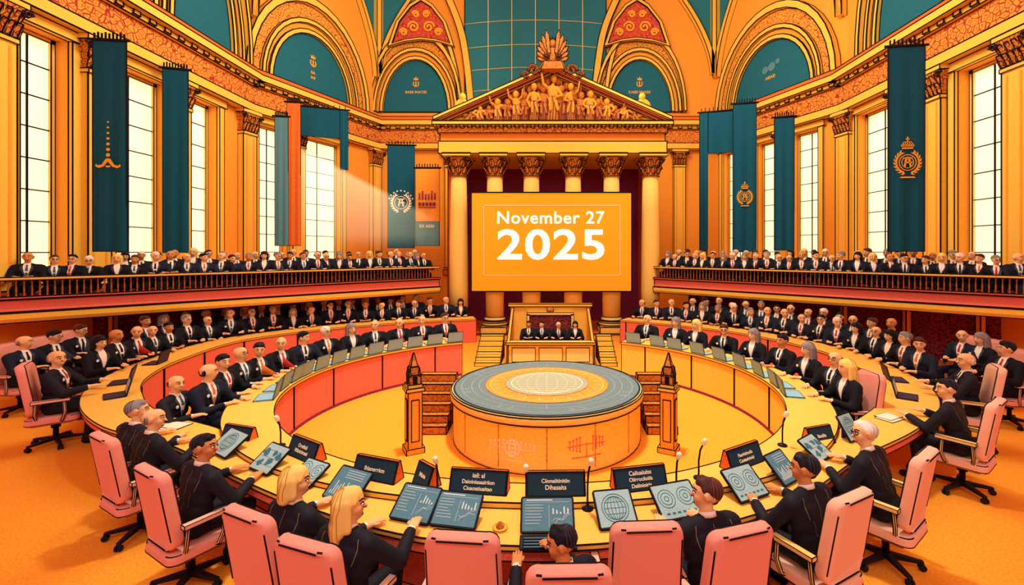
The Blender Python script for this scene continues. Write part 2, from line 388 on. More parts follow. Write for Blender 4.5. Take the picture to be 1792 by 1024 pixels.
# pilasters
def pilaster(c,n,label,w=.75,z0=1.72):
    root=thing('pilaster',label,'pilaster',group='wall pilasters'); root.matrix_world=roomframe(c,n)@Matrix.Translation((0,0,z0)); H=ZA-z0
    m=MB(); m.box((0,-.13,(H-.9)/2+.2),(w*.8,.26,H-1.1)); 
    for x in (-.22,.22): m.box((x*w,-.262,(H-.9)/2+.2),(.05,.02,H-1.5),1)
    m.build('shaft',[YELLOW,ORANGE],root,.02,.7,(1,))
    m=MB(); m.box((0,-.16,.14),(w,.32,.28)); m.box((0,-.15,.34),(w*.9,.3,.12)); m.build('base',[DORANGE],root,.018)
    m=MB(); m.box((0,-.15,H-.86),(w*.85,.3,.1)); m.box((0,-.2,H-.06),(w*1.15,.4,.14))
    m.loft([[(-w*.4,0,H-.8),(w*.4,0,H-.8),(w*.4,-.27,H-.8),(-w*.4,-.27,H-.8)],[(-w*.43,0,H-.45),(w*.43,0,H-.45),(w*.43,-.3,H-.45),(-w*.43,-.3,H-.45)],[(-w*.55,0,H-.13),(w*.55,0,H-.13),(w*.55,-.4,H-.13),(-w*.55,-.4,H-.13)]],1)
    for r,(zz,k) in enumerate(((H-.62,5),(H-.36,4))):
        for i in range(k):
            x=(i-(k-1)/2)*w*.9/k
            m.loft([[(x-.06,-.26,zz-.16),(x+.06,-.26,zz-.16),(x,-.3,zz-.16)],[(x-.08,-.31,zz),(x+.08,-.31,zz),(x,-.37,zz)],[(x-.04,-.38,zz+.14),(x+.04,-.38,zz+.14),(x,-.43,zz+.1)]],1)
    for sx in (-1,1): m.tube([(sx*(w*.5+.09*(1-k/14)*math.cos(k*.6)),-.4,H-.24+.09*(1-k/14)*math.sin(k*.6)) for k in range(12)],.03,5,1)
    m.build('capital',[YELLOW,CAPM],root,.014)
pl=[((-11.5,9.4),(1,0),'leftmost yellow pilaster on the left wall'),((-11.5,11.5),(1,0),'yellow pilaster between first and second left wall windows'),((-11.5,14.15),(1,0),'yellow pilaster between second and third left wall windows'),
 ((-11.45,17.3),(1,-.2),'yellow pilaster at the bend of the left wall'),(dl(.3),nL,'yellow pilaster between the two windows of left corner wall'),(dl(.96),nL,'yellow pilaster at the far end of left corner wall'),
 ((11.5,11.0),(-1,0),'rightmost yellow pilaster on the right wall'),((11.5,13.35),(-1,0),'yellow pilaster between the two right wall windows'),((11.5,14.6),(-1,0),'yellow pilaster behind the crowned banner on right wall'),((11.45,17.4),(-1,-.2),'yellow pilaster at the bend of the right wall'),
 (dr(.385),nR,'yellow pilaster beside first window of right corner wall'),(dr(.665),nR,'yellow pilaster between second and third right corner windows'),((6.9,24),(0,-1),'yellow pilaster on back wall right of the portico'),((-5.0,24),(0,-1),'yellow pilaster on back wall left of the portico')]
for a in pl: pilaster(*a)
# ------------------------------------------------------------ portico
K=16.5/800
por=thing('portico','yellow temple front with six columns and carved triangular pediment','portico',(0.2,16.5,0))
ox=.2
m=MB(); m.box((0,1.2,.03),(7.7,3.4,.06)); m.build('plinth',[DORANGE],por,.02)
prof=[(.32,.55),(.33,1.5),(.32,3),(.3,4.4),(.275,5.6)]
m=MB(); m.lathe(prof,24); SH=m.build('column',[COLY],None); shm=SH.data; bpy.data.objects.remove(SH)
m=MB(); m.box((0,0,.17),(.92,.92,.22)); m.lathe([(.44,.28),(.47,.34),(.44,.41),(.37,.43),(.36,.47),(.4,.5),(.36,.56),(.32,.6)],20); t_=m.build('base',[COLY],None,.018); bam=t_.data; bpy.data.objects.remove(t_)
m=MB(); m.lathe([(.29,5.55),(.33,5.58),(.29,5.62),(.31,5.9),(.4,6.2),(.43,6.24)],16,m=1)
for r,(zz,n_,rr) in enumerate(((5.66,9,.3),(5.88,9,.34))):
    for i in range(n_):
        a=2*PI*(i+.5*r)/n_; M0=m.M; m.M=Matrix.Rotation(a,4,'Z')
        m.loft([[(rr-.02,-.07,zz),(rr-.02,.07,zz),(rr+.02,0,zz)],[(rr+.03,-.09,zz+.15),(rr+.03,.09,zz+.15),(rr+.08,0,zz+.15)],[(rr+.12,-.04,zz+.25),(rr+.12,.04,zz+.25),(rr+.15,0,zz+.22)]],1); m.M=M0
for i in range(4):
    m.M=Matrix.Rotation(PI/4+PI/2*i,4,'Z'); m.tube([(.47+.1*(1-k/14)*math.cos(k*.6),0,6.1+.1*(1-k/14)*math.sin(k*.6)) for k in range(12)],.035,5,1)
m.M=Matrix.Identity(4); m.box((0,0,6.3),(1.0,1.0,.12),0)
t_=m.build('capital',[YELLOW,CAPM],None,.012); cam_=t_.data; bpy.data.objects.remove(t_)
for px in (803,866,930,1003,1070,1138):
    c=inst('column',shm,por,Matrix.Translation(((px-CX)*K-ox,0,.06))); inst('base',bam,c,Matrix.Translation((0,0,-.06))); inst('capital',cam_,c)
m=MB(); m.box((0,1.2,6.6),(8.0,3.4,.42),0); m.box((0,1.2,6.95),(7.9,3.3,.3),1); m.box((0,1.15,7.2),(8.0,3.5,.24),2)
m.box((0,1.1,7.38),(8.3,3.8,.12),0)
for k in range(30): m.box((-3.95+k*.272,-.68,7.29),(.13,.16,.08),0)
m.build('entablature',[YELLOW,ORANGE,FRIEZE2],por,.02)
ped=MB(); zb=7.44; W=4.15; ap=1.84
ped.M=XZ
for s in (-1,1):
    for (o0,o1,d,mi) in ((0,.12,.75,0),(.12,.21,.6,2),(.21,.28,.48,0)):
        p0=(s*W,zb);p1=(0,zb+ap)
        a=[(p0[0],p0[1]+.2-o0),(0,p1[1]+.2-o0),(0,p1[1]+.2-o1),(p0[0],p0[1]+.2-o1)]
        ped.prism(a,d,mi,-.1)
ped.prism([(-W,zb-.02),(W,zb-.02),(W,zb+.06),(-W,zb+.06)],.75,0,-.1)
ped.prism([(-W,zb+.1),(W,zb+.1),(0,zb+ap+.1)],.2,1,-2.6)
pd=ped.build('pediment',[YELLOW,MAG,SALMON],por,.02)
m=MB(); m.M=XZ; m.prism([(-W+.3,zb+.06),(W-.3,zb+.06),(0,zb+ap-.06)],.25,0,-.1); m.build('tympanum',[PLUM],pd)
def relief(x,h,w,y,mm,ln,recl=0):
    m=MB(); z=zb+.06; hd=min(.13,h*.15)
    if recl:
        s=1 if x<0 else -1
        m.cap((x,y,z+.09),(x+s*.35,y,z+.14),.08,.1,8,2); m.cap((x+s*.35,y,z+.14),(x+s*.5,y-.03,z+.26),.09,.07,8,2); m.ell((x+s*.56,y-.05,z+.36),(.07,.075,.085),0,8,6); m.cap((x+s*.45,y-.08,z+.26),(x+s*.62,y-.1,z+.1),.04,.03,6,2)
        m.cap((x,y-.03,z+.1),(x-s*.3,y-.03,z+.05),.07,.04,6,2); m.build('relief_figure',[mm],pd,.008,1.0); return
    top=z+h; wx=math.copysign(1,ln)*.25*w
    m.loft([[(x+cx+r*math.cos(2*PI*k/10),y+.6*r*math.sin(2*PI*k/10),zz) for k in range(10)] for r,zz,cx in ((w*1.3,z,0),(w*1.05,z+h*.25,wx*.6),(w*.78,z+h*.5,wx),(w*1.0,z+h*.68,wx*.4),(w*.85,z+h*.76,0),(w*.3,z+h*.8,0),(w*.28,z+h*.84,ln*.1))],0,True,True)
    hx=x+ln*.15
    m.ell((hx,y-.04,top-hd),(hd*.82,hd*.85,hd*1.1),0,9,6); m.ell((hx-ln*.05,y+.01,top-hd*.75),(hd*1.05,hd*.8,hd*1.0),1,8,6)
    for s in (-1,1):
        a=R.choice((.98,.35,.5,.4,.62)); sh=(x+s*w*.85,y-.03,z+h*.73); el=(x+s*w*1.55,y-.12,z+h*(.55 if a<.8 else .8)); ha=(x+s*w*(R.uniform(.3,1.3) if a<.8 else 1.8),y-.24,z+h*a)
        m.cap(sh,el,w*.34,w*.28,6,2); m.cap(el,ha,w*.28,w*.2,6,2)
        m.cap((x+s*w*.4,y-w*.6,z+h*.48),(x+s*w*.62+wx,y-w*.95,z+h*.24),w*.34,w*.28,6,2)
    for k in range(5): m.tube([(x+(k-2)*w*.5,y-w*.85,z+.01),(x+(k-2)*w*.42+wx*.5,y-w*.72,z+h*.25),(x+(k-2)*w*.22+wx,y-w*.52,z+h*.55)],.013,4,2)
    m.build('relief_figure',[mm,GOLDD,MAG],pd,0)
xs=[-2.9,-2.58,-2.26,-1.94,-1.62,-1.3,-.98,-.66,-.34,0,.34,.66,.98,1.3,1.62,1.94,2.26,2.58,2.9]
for i,x in enumerate(xs):
    hm=(ap-.16)*(1-abs(x)/(W-.3))+.02
    relief(x,max(hm*(.97 if i%2 else .85),.38),.125+.05*(x==0)+.02*hm,-.3-.07*(i%2),GOLDR if i%2==1 else GOLDD,R.uniform(-.4,.4))
for x in (-3.45,3.45,-3.05,3.05): relief(x,.3,.1,-.25,GOLDD,0,1)
for x in (-2.1,-1.46,-.82,.82,1.46,2.1,-.5,.5,-.18,.18):
    hm=(ap-.16)*(1-abs(x)/(W-.3)); relief(x,hm*1.0,.11,-.2,GOLDD,.1)
# acroteria
m=MB(); zt=zb+ap+.0; yo=-.62
m.box((0,yo,zt+.08),(.8,.4,.3),0,.75); m.cap((0,yo,zt+.3),(0,yo,zt+.62),.15,.13,10,3,0); m.ell((0,yo-.05,zt+.86),(.12,.12,.14),0); m.cap((-.1,yo-.03,zt+.99),(.1,yo-.03,zt+.99),.03,.03,6,2)
for k in range(3): m.cap(((k-1)*.08,yo-.03,zt+1.0),((k-1)*.1,yo-.03,zt+1.1),.025,.01,6,2)
for s in (-1,1):
    m.M=Matrix.Translation((0,yo+.05,zt))@XZ
    for k in range(6):
        a=math.radians(18+13*k); L=.46+.07*k
        d=(s*math.cos(a),math.sin(a)); q=(-d[1],d[0]); b=(s*.12,.26+.05*k)
        m.prism([(b[0]+q[0]*.05,b[1]+q[1]*.05),(b[0]-q[0]*.05,b[1]-q[1]*.05),(b[0]+d[0]*L*.75-q[0]*.07,b[1]+d[1]*L*.75-q[1]*.07),(b[0]+d[0]*L,b[1]+d[1]*L),(b[0]+d[0]*L*.75+q[0]*.07,b[1]+d[1]*L*.75+q[1]*.07)],.08,0,.02*k)
    m.M=Matrix.Identity(4)
    m.tube([(s*(.66+.2*(1-k/20)*math.cos(k*.5)),yo,zt-.04+.2*(1-k/20)*math.sin(k*.5)) for k in range(18)],.055,6)
    m.tube([(s*(.95+.13*(1-k/20)*math.cos(k*.5)),yo,zt-.22+.13*(1-k/20)*math.sin(k*.5)) for k in range(18)],.05,6)
    m.cap((s*.14,yo-.05,zt+.6),(s*.28,yo-.12,zt+.42),.05,.04,6,2); m.cap((s*.28,yo-.12,zt+.42),(s*.12,yo-.2,zt+.36),.04,.03,6,2)
    m.tube([(s*(.3+.2*k/6),yo,zt+.24-.06*k) for k in range(7)],.055,6)
m.build('winged_finial',[GOLDD],por,.012,.8)
for s in (-1,1):
    m=MB(); x=s*3.2; z=zb+.66
    m.tube([(x+s*.24*(1-k/26)*math.cos(k*.5),-.2,z+.24*(1-k/26)*math.sin(k*.5)) for k in range(22)],.08,6); m.tube([(x+s*(.1+.09*k),-.2,z-.3-.03*k) for k in range(8)],.08,6); m.ell((x,-.2,z+.36),(.12,.12,.14)); m.build('scroll_finial',[GOLD],por)
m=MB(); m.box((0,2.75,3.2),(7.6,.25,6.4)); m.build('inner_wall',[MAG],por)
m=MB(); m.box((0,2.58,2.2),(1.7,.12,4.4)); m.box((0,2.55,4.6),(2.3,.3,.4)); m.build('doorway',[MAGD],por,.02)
for s in (-1,1):
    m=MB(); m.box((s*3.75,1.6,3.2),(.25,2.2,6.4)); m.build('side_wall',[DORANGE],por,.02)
# ------------------------------------------------------------ projection screen
scr=thing('projection_screen','large yellow screen showing the date November 27 2025','screen',(.16,15.95,0))
q=15.95/800; x0=(825-CX)*q-.16; x1=(1105-CX)*q-.16; z1=EH+(440-337)*q; z0=EH+(440-510)*q
m=MB(); m.box(((x0+x1)/2,0,(z0+z1)/2),(x1-x0,.1,z1-z0)); m.build('panel',[SCRY],scr,.03)
m=MB()
bx0=(847-CX)*q-.16;bx1=(1085-CX)*q-.16;bz1=EH+(440-360)*q;bz0=EH+(440-482)*q
for (a,b,c,d) in ((bx0,bx1,bz1,bz1),(bx0,bx1,bz0,bz0),(bx0,bx0,bz0,bz1),(bx1,bx1,bz0,bz1)): m.box(((a+b)/2,-.06,(c+d)/2),(b-a+.02,.02,d-c+.02))
m.build('border_line',[CREAM],scr)
xc=(964-CX)*q-.16
def fitted(body,size,bold,w,h,z,name,space):
    me=textmesh(body,size,WHITEL,bold,.004,space); xs_=[v.co.x for v in me.vertices]; ys_=[v.co.y for v in me.vertices]
    sx=w/(max(xs_)-min(xs_)); sy=h/(max(ys_)-min(ys_)); cx=(max(xs_)+min(xs_))/2; cy=(max(ys_)+min(ys_))/2
    inst(name,me,scr,Matrix.Translation((xc,-.06,z))@RX@Matrix.Diagonal((sx,sy,1,1))@Matrix.Translation((-cx,-cy,0)))
fitted('November 27',.63,.009,187*q,22*q,EH+(440-381)*q,'date_lettering',1.08)
fitted('2025',1.42,.03,187*q,54*q,EH+(440-428)*q,'year_lettering',1.08)
for x in (-1.6,1.6):
    m=MB(); m.box((x+.1,.12,3.2),(.2,.2,2.6)); m.build('mounting_bracket',[INK],scr)
# ------------------------------------------------------------ balconies
DA=Vector((-11.5,8.7)); DB=Vector((-3.85,16.2))
BALU=MB(); BALU.lathe([(.02,2.0),(.02,2.04),(.011,2.07),(.018,2.16),(.01,2.27),(.018,2.33),(.018,2.36)],6); t_=BALU.build('baluster',[BALM]); balm=t_.data; bpy.data.objects.remove(t_)
ZDK=1.64
def balcony(s):
    side='left' if s<0 else 'right'
    A=Vector((DA.x*-s,DA.y)); B=Vector((DB.x*-s,DB.y)); u=(B-A).normalized(); n=Vector((u.y,-u.x))*(1 if s<0 else -1)  # toward room
    root=thing('balcony',side+' spectators balcony with salmon fascia and slender brown balustrade','balcony',(A.x,A.y,0))
    def sw(prof,ext=0):
        m=MB(); pts=[A-A,B-A]; m.sweep(pts,[n,n],prof); return m
    sw([(0,1.7),(.1,1.72),(.06,1.78),(.06,1.96),(.14,1.98),(.14,2.03),(-.05,2.03),(-.05,1.7)]).build('fascia',[SALMON],root,.014)
    sw([(-.05,1.5),(.1,1.5),(.16,1.58),(.16,1.7),(-.05,1.7)]).build('lower_cornice',[YELLOW],root,.014)
    sw([(-.03,2.36),(.1,2.36),(.11,2.39),(.1,2.42),(-.03,2.42)]).build('handrail',[YELLOW],root,.012)
    m=MB(); poly=[A,B,Vector((s*4.35,18.4)),Vector((s*8.4,23.6)),Vector((s*11.4,17.4))]
    m.prism([(p.x-A.x,p.y-A.y) for p in (poly if s<0 else poly[::-1])],.1,0,1.54); m.build('deck',[DORANGE],root,.02)
    L=(B-A).length; nb=99
    for k in range(nb):
        p=u*(L*(k+.5)/nb)+n*.035; inst('baluster',balm,root,Matrix.Translation((p.x,p.y,0)))
    for k in range(7):
        p=u*(L*(k+.6)/7.2)-n*1.75
        m=MB(); m.box((p.x,p.y,.77),(.14,.14,1.54)); m.build('post',[ORANGE],root,.016)
    m=MB(); m.sweep([A-n*2.05-u*1.4,B-n*2.05-u*.2],[n,n],[(0,0),(0,1.53),(-.15,1.53),(-.15,0)]); struct(m.build('wall_%s_lower'%side,[MAGD]),'wall under the %s balcony, its shade painted dark plum'%side)
    return A,B,u,n,L
balL=balcony(-1); balR=balcony(1)
# ------------------------------------------------------------ banners
def leaf(m,cx,cy,a,l,w):
    c,s_=math.cos(a),math.sin(a)
    m.prism([(cx+x*c-y*s_,cy+x*s_+y*c) for x,y in ((0,0),(l*.4,-w),(l,0),(l*.4,w))],.012)
def ringp(m,r0,r1,cx,cy,n=28,a0=0,a1=2*PI):
    m.loft([[(cx+r*math.cos(a),cy+r*math.sin(a),z) for r,z in ((r0,0),(r1,0),(r1,.012),(r0,.012))] for a in [a0+(a1-a0)*k/n for k in range(n+1)]])
def emblem(kind,S):
    m=MB(); m.M=Matrix.Translation((0,-.035,0))@XZ
    if kind in('crest','wreath'):
        for sx in (-1,1):
            for k in range(9):
                a=-PI/2+.25+k*.27; x=sx*S*.8*math.cos(a)*1; y=S*.8*math.sin(a)
                leaf(m,sx*abs(x),y,(a+PI/2+.5) if sx>0 else PI-(a+PI/2+.5),S*.36,S*.075)
                leaf(m,sx*abs(x)*.95,y,(a+PI/2-.5) if sx>0 else PI-(a+PI/2-.5),S*.3,S*.06)
        ringp(m,S*.52,S*.57,0,0)
        for dx in (-.2,.2): m.prism([(S*(dx-.05),-S*.32),(S*(dx+.05),-S*.32),(S*(dx*.4+.07),S*.34),(S*(dx*.4-.07),S*.34)],.012)
        m.prism([(-S*.2,-S*.05),(S*.3,-S*.05),(S*.3,S*.05),(-S*.2,S*.05)],.012)
        m.prism([(-S*.3,S*.27),(S*.3,S*.27),(S*.3,S*.36),(-S*.3,S*.36)],.012)
    if kind=='crest':
        y=S*.95
        ringp(m,S*.36,S*.4,0,0,24)
        m.prism([(-S*.35,y),(S*.35,y),(S*.35,y+S*.1),(-S*.35,y+S*.1)],.012)
        for k in range(5):
            x=(k-2)*S*.17; ringp(m,S*.05,S*.09,x,y+S*.24,10); m.prism([(x-S*.025,y+S*.3),(x+S*.025,y+S*.3),(x*.6+S*.025,y+S*.52),(x*.6-S*.025,y+S*.52)],.012)
        m.prism([(-S*.03,y+S*.5),(S*.03,y+S*.5),(S*.03,y+S*.85),(-S*.03,y+S*.85)],.012); m.prism([(-S*.12,y+S*.66),(S*.12,y+S*.66),(S*.12,y+S*.72),(-S*.12,y+S*.72)],.012)
        m.prism([(-S*.5,-S*1.08),(S*.5,-S*1.08),(S*.42,-S*.98),(-S*.42,-S*.98)],.012)
    if kind=='wreath':
        for k in range(9):
            a=.35+k*(PI-.7)/8; m.prism([(S*1.05*math.cos(a)+dx*S,S*1.05*math.sin(a)+dy*S) for dx,dy in ((-.06,-.06),(.06,-.06),(.06,.06),(-.06,.06))],.012)
    if kind=='anchor':
        for k in range(7):
            r=S*(.06+.012*k); m.prism([(r*math.cos(j*PI/4),S*(.25+.4*(6-k))+r*math.sin(j*PI/4)) for j in range(8)],.012)
        for sx in (-1,1):
            m.prism([(0,0),(sx*S*.14,-S*.02),(sx*S*.4,-S*.45),(sx*S*.68,-S*.52),(sx*S*.78,-S*.42),(sx*S*.82,-S*.58),(sx*S*.62,-S*.7),(sx*S*.3,-S*.6),(0,-S*.22)],.012)
        m.prism([(-S*.16,-S*.52),(S*.16,-S*.52),(S*.12,-S*.64),(-S*.12,-S*.64)],.012)
    if kind=='people':
        for k in range(6):
            x=(k-2.5)*S*.3; h=S*(.5+.2*math.sin(k*1.9)); m.prism([(x-S*.08,0),(x+S*.08,0),(x+S*.06,h),(x-S*.06,h)],.012); m.prism([(x+S*.08*math.cos(j),h+S*.1+S*.08*math.sin(j)) for j in [i*PI/4 for i in range(8)]],.012)
        for k in range(5): m.prism([(-S*.85+k*S*.35,-S*.6),(-S*.6+k*S*.35,-S*.6),(-S*.6+k*S*.35,-S*.25),(-S*.85+k*S*.35,-S*.25)],.012)
        m.prism([(-S*.85,-S*.78),(S*.85,-S*.78),(S*.85,-S*.7),(-S*.85,-S*.7)],.012)
    return m
def clothmesh(m,w,h,x0=0):
    nx,nz=10,14; pts=[]
    for face in (0,.012):
        for j in range(nz+1):
            for i in range(nx+1):
                x=x0-w/2+w*i/nx; pts.append((x,face+.025*math.sin(i*1.3+.3*j/nz)*(j/nz+.1),-h*j/nz))
    o=(nx+1)*(nz+1); fs=[]
    for b in (0,o):
        for j in range(nz):
            for i in range(nx): a=b+j*(nx+1)+i; fs.append((a,a+1,a+nx+2,a+nx+1))
    for j in range(nz):
        for i in (0,nx): a=j*(nx+1)+i; fs.append((a,a+nx+1,a+nx+1+o,a+o))
    for i in range(nx):
        for j in (0,nz): a=j*(nx+1)+i; fs.append((a,a+1,a+1+o,a+o))
    m.add(pts,fs)
def banner(x0,x1,yt,yb,Y,rz,cm,kind,ey,S,em,label,strip=None,foot=None):
    p=PD((x0+x1)/2,yt,Y); w=(x1-x0)*Y/F/max(math.cos(rz),.5); h=(yb-yt)*Y/F
    root=thing('hanging_banner',label,'banner',p,rz,'banners hung along the hall')
    m=MB(); clothmesh(m,w,h); m.build('cloth',[cm],root,.012,1.2)
    if strip:
        m=MB(); sw=strip[2]*Y/F; m.M=Matrix.Translation((0,-.03,0)); clothmesh(m,sw,(strip[1]-yt)*Y/F,strip[0]*(w/2-sw/2)); m.build('side_drape',[cm],root,.012,1.2)
    if foot:
        fh=(yb-foot)*Y/F; m=MB(); m.M=Matrix.Translation((0,-.035,-(foot-yt)*Y/F)); clothmesh(m,w*.98,fh); f_=m.build('foot_panel',[TEALL],root,.01,1.2)
        inst('lettering',textmesh('EIS AEIEI',.17,CREAM,.003),root,Matrix.Translation((0,-.08,-(foot-yt)*Y/F-.2))@RX)
    m=MB(); m.tube([(-w/2-.08,0,.03),(w/2+.08,0,.03)],.035,8); m.tube([(0,0,.03),(0,.5,.05)],.03,6)
    m.build('pole',[INK],root)
    m=MB()
    for k in range(9): m.box((-w/2+w*(k+.5)/9,0,.1),(.03,.03,.16+.05*(k%2)))
    m.box((0,0,.03),(w,.03,.03))
    m.build('fringe',[INK],root)
    if kind:
        e=emblem(kind,S*Y/F); e.build('emblem',[em],root).location=(0,-.0,-(ey-yt)*Y/F)
    return root
banner(165,218,72,440,10.7,.12,TEAL,'anchor',278,24,GOLD,'tall teal banner with dots above an open gold emblem, leftmost banner')
banner(289,325,122,442,13.2,.3,TEAL,None,0,0,GOLD,'plain narrow teal banner right of the dotted emblem banner')
banner(482,503,205,430,16.2,.2,TEALL,None,0,0,GOLD,'narrow faded teal banner beside narrow orange banner')
banner(503,525,180,430,16.8,.2,DORANGE,None,0,0,GOLD,'narrow deep orange banner on the left side')
banner(525,603,190,240,19.0,.35,TEAL,None,0,0,GOLD,'teal window drape over the left corner window',(1,295,13))
banner(679,725,255,434,19.5,.1,TEAL,'wreath',355,20,CREAM,'teal banner with cream wreath seal left of the portico')
banner(727,769,295,430,19.0,.0,ORANGE,'people',350,18,MAG,'orange banner with row of little figures and grey foot, left of the portico',None,388)
banner(1557,1616,82,440,11.6,-.12,TEAL,'crest',285,25,GOLD,'tall teal banner with gold crowned crest, rightmost banner')
banner(1284,1322,182,440,16.8,-.2,TEAL,'crest',345,15,GOLD,'narrow teal banner with small gold crest on the right')
banner(1357,1388,206,438,15.6,-.25,TEAL,None,0,0,GOLD,'plain teal banner between the two crested banners')
banner(1227,1284,196,268,18.3,-.3,TEAL,None,0,0,GOLD,'teal window drape over the right corner window',(-1,438,14))
# sunlight shaft from the left windows (imitated by a self-glowing volume, brightest along its upper edge)
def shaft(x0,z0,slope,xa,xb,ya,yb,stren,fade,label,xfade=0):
    vm=bpy.data.materials.new('sunbeam_glow'); vm.use_nodes=True; nt=vm.node_tree; nt.nodes.clear()
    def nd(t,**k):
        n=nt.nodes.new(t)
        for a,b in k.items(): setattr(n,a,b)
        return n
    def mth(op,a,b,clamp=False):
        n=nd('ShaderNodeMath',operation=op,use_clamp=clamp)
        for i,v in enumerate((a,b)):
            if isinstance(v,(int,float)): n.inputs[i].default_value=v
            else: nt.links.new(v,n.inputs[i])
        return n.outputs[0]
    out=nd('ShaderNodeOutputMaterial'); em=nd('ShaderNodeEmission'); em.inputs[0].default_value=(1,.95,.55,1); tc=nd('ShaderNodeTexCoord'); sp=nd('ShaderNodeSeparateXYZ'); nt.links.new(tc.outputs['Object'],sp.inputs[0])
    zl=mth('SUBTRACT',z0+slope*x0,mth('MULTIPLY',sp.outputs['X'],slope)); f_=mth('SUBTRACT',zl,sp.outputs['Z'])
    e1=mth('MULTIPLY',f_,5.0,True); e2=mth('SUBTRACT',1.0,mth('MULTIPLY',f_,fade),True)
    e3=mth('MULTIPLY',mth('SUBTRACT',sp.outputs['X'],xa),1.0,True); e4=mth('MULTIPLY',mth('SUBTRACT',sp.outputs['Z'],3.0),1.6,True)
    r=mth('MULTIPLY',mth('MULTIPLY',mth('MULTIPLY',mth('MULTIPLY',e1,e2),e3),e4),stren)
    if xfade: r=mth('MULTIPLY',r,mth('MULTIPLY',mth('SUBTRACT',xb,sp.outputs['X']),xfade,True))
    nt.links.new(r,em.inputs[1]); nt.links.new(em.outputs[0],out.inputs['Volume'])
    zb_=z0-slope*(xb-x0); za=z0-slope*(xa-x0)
    m=MB(); m.loft([[(xa,y,3.02),(xb,y,3.02),(xb,y,max(zb_,3.1)),(xa,y,za)] for y in (ya,yb)]); o=m.build('painted_sunbeam',[vm]); tag(o,label,'painted_sunbeam',None,'stuff')
shaft(-9.6,7.05,.527,-10.6,-3.98,17.5,18.5,.36,.26,'pale glowing volume shaped as a sunlight shaft from the left windows toward the portico',.35)
# ------------------------------------------------------------ tables
t=thing('curved_conference_table','long yellow horseshoe table, outer ring, with salmon edge','table',(0,0,0))
m=MB(); m.sweep(E1,E1n,lambda i:[(0,ZT1-.04),(0,ZT1),(-w1(i),ZT1),(-w1(i),ZT1-.04)]); m.build('table_top',[TABLE],t,.007)
m=MB(); m.sweep(E1,E1n,lambda i:[(-.02,ZT1-.13),(-.02,ZT1-.04),(-.06,ZT1-.04),(-.06,ZT1-.13)]); m.build('edge_fascia',[SALMON],t,.006)
m=MB(); m.sweep(E1,E1n,lambda i:[(-w1(i)+.05,0),(-w1(i)+.05,ZT1-.04),(-w1(i)+.01,ZT1-.04),(-w1(i)+.01,0)],0)
for i in range(4,N1,8):
    if E1[i].y<5.5: continue
    p=E1[i]-E1n[i]*(w1(i)); m.box((p.x,p.y,.36),(.018,.018,.7),1)
m.build('front_panel',[SALMON,INK],t,.007)
t=thing('inner_curved_desk','inner horseshoe desk with panelled front around the round podium','desk',(0,0,0))
m=MB(); m.sweep(E2,E2n,lambda i:[(-.03,ZT2-.05),(-.03,ZT2),(W2[i],ZT2),(W2[i],ZT2-.05)]); m.build('desk_top',[TABLE],t,.007)
hm=N2//2
for (a,b,mm,lab) in ((0,hm+1,SALMON,'salmon panelled front, left half'),(hm,N2,YELLOW,'yellow panelled front, right half')):
    m=MB(); m.sweep(E2[a:b],E2n[a:b],[(0,0),(0,ZT2-.05),(.05,ZT2-.05),(.05,0)],0)
    for i in range(a+4,b-1,8):
        p=E2[i]-E2n[i]*.004; m.M=Matrix.Translation((p.x,p.y,0))@Matrix.Rotation(math.atan2(E2n[i].y,E2n[i].x),4,'Z'); m.box((0,0,.4),(.014,.014,.68),1)
    m.M=Matrix.Identity(4)
    m.build('front_panel',[mm,INK],t,.008)['label']=lab
m=MB(); m.sweep(E2,E2n,[(-.012,0),(-.012,.05),(0,.05),(0,0)]); m.build('kick_board',[MAG],t)
m=MB(); m.sweep(E2,E2n,lambda i:[(W2[i]-.05,.35),(W2[i]-.05,ZT2-.05),(W2[i],ZT2-.05),(W2[i],.35)]) ; m.build('rear_fascia',[DORANGE],t,.007)
# ------------------------------------------------------------ round podium
pod=thing('round_podium','large round yellow podium with a globe design on its top','podium',(0,7.5,0)); pod.scale=(1,1,1.12)
m=MB(); m.lathe([(1.5,0),(1.5,.03),(1.5,.57),(1.55,.59),(1.55,.68),(1.53,.7)],56); 
for k in range(14):
    a=2*PI*(k+.5)/14; m.M=Matrix.Rotation(a,4,'Z'); m.box((1.5,0,.3),(.012,.012,.5),1)
m.M=Matrix.Identity(4)
m.build('drum',[COLY,GOLDD],pod,.009,.6,(1,))
m=MB(); m.lathe([(1.51,.70),(1.51,.706)],56,m=0,sm=False); m.lathe([(1.0,.706),(1.0,.709)],48,m=1,sm=False); m.lathe([(.68,.709),(.68,.713)],40,m=2,sm=False)
m.build('top_disc',[GREYT,DISCO,DISCC],pod)
m=MB()
def circ(r,z,w,mi,a0=0,a1=2*PI,n=48):
    m.loft([[((r+dr)*math.cos(a),(r+dr)*math.sin(a),z+dz) for dr,dz in ((-w,0),(w,0),(w,.004),(-w,.004))] for a in [a0+(a1-a0)*k/n for k in range(n+1)]],mi,True)
circ(1.49,.706,.01,0);circ(1.22,.706,.004,1);circ(1.38,.706,.004,1);circ(1.1,.706,.004,1);circ(1.0,.708,.005,2);circ(.92,.709,.004,3);circ(.68,.711,.006,2);circ(.58,.713,.008,3)
for k in range(48):
    a=2*PI*k/48; m.M=Matrix.Rotation(a,4,'Z')
    if k%6==0: m.box((1.16,0,.708),(.2,.007,.004),1)
    if k%6 in (2,3): 
        for j in range(3): m.box((1.27+.04*j,0,.708),(.01,.08,.004),1)
    if k%2: m.box((.84,0,.711),(.1,.01,.003),3)
    if k%3==0: m.box((.74,0,.711),(.05,.01,.003),2)
m.M=Matrix.Identity(4)
for k in range(-4,5):
    y=k*.115; x=math.sqrt(.58**2-y*y); m.box((0,y,.7145),(2*x,.01,.004),3)
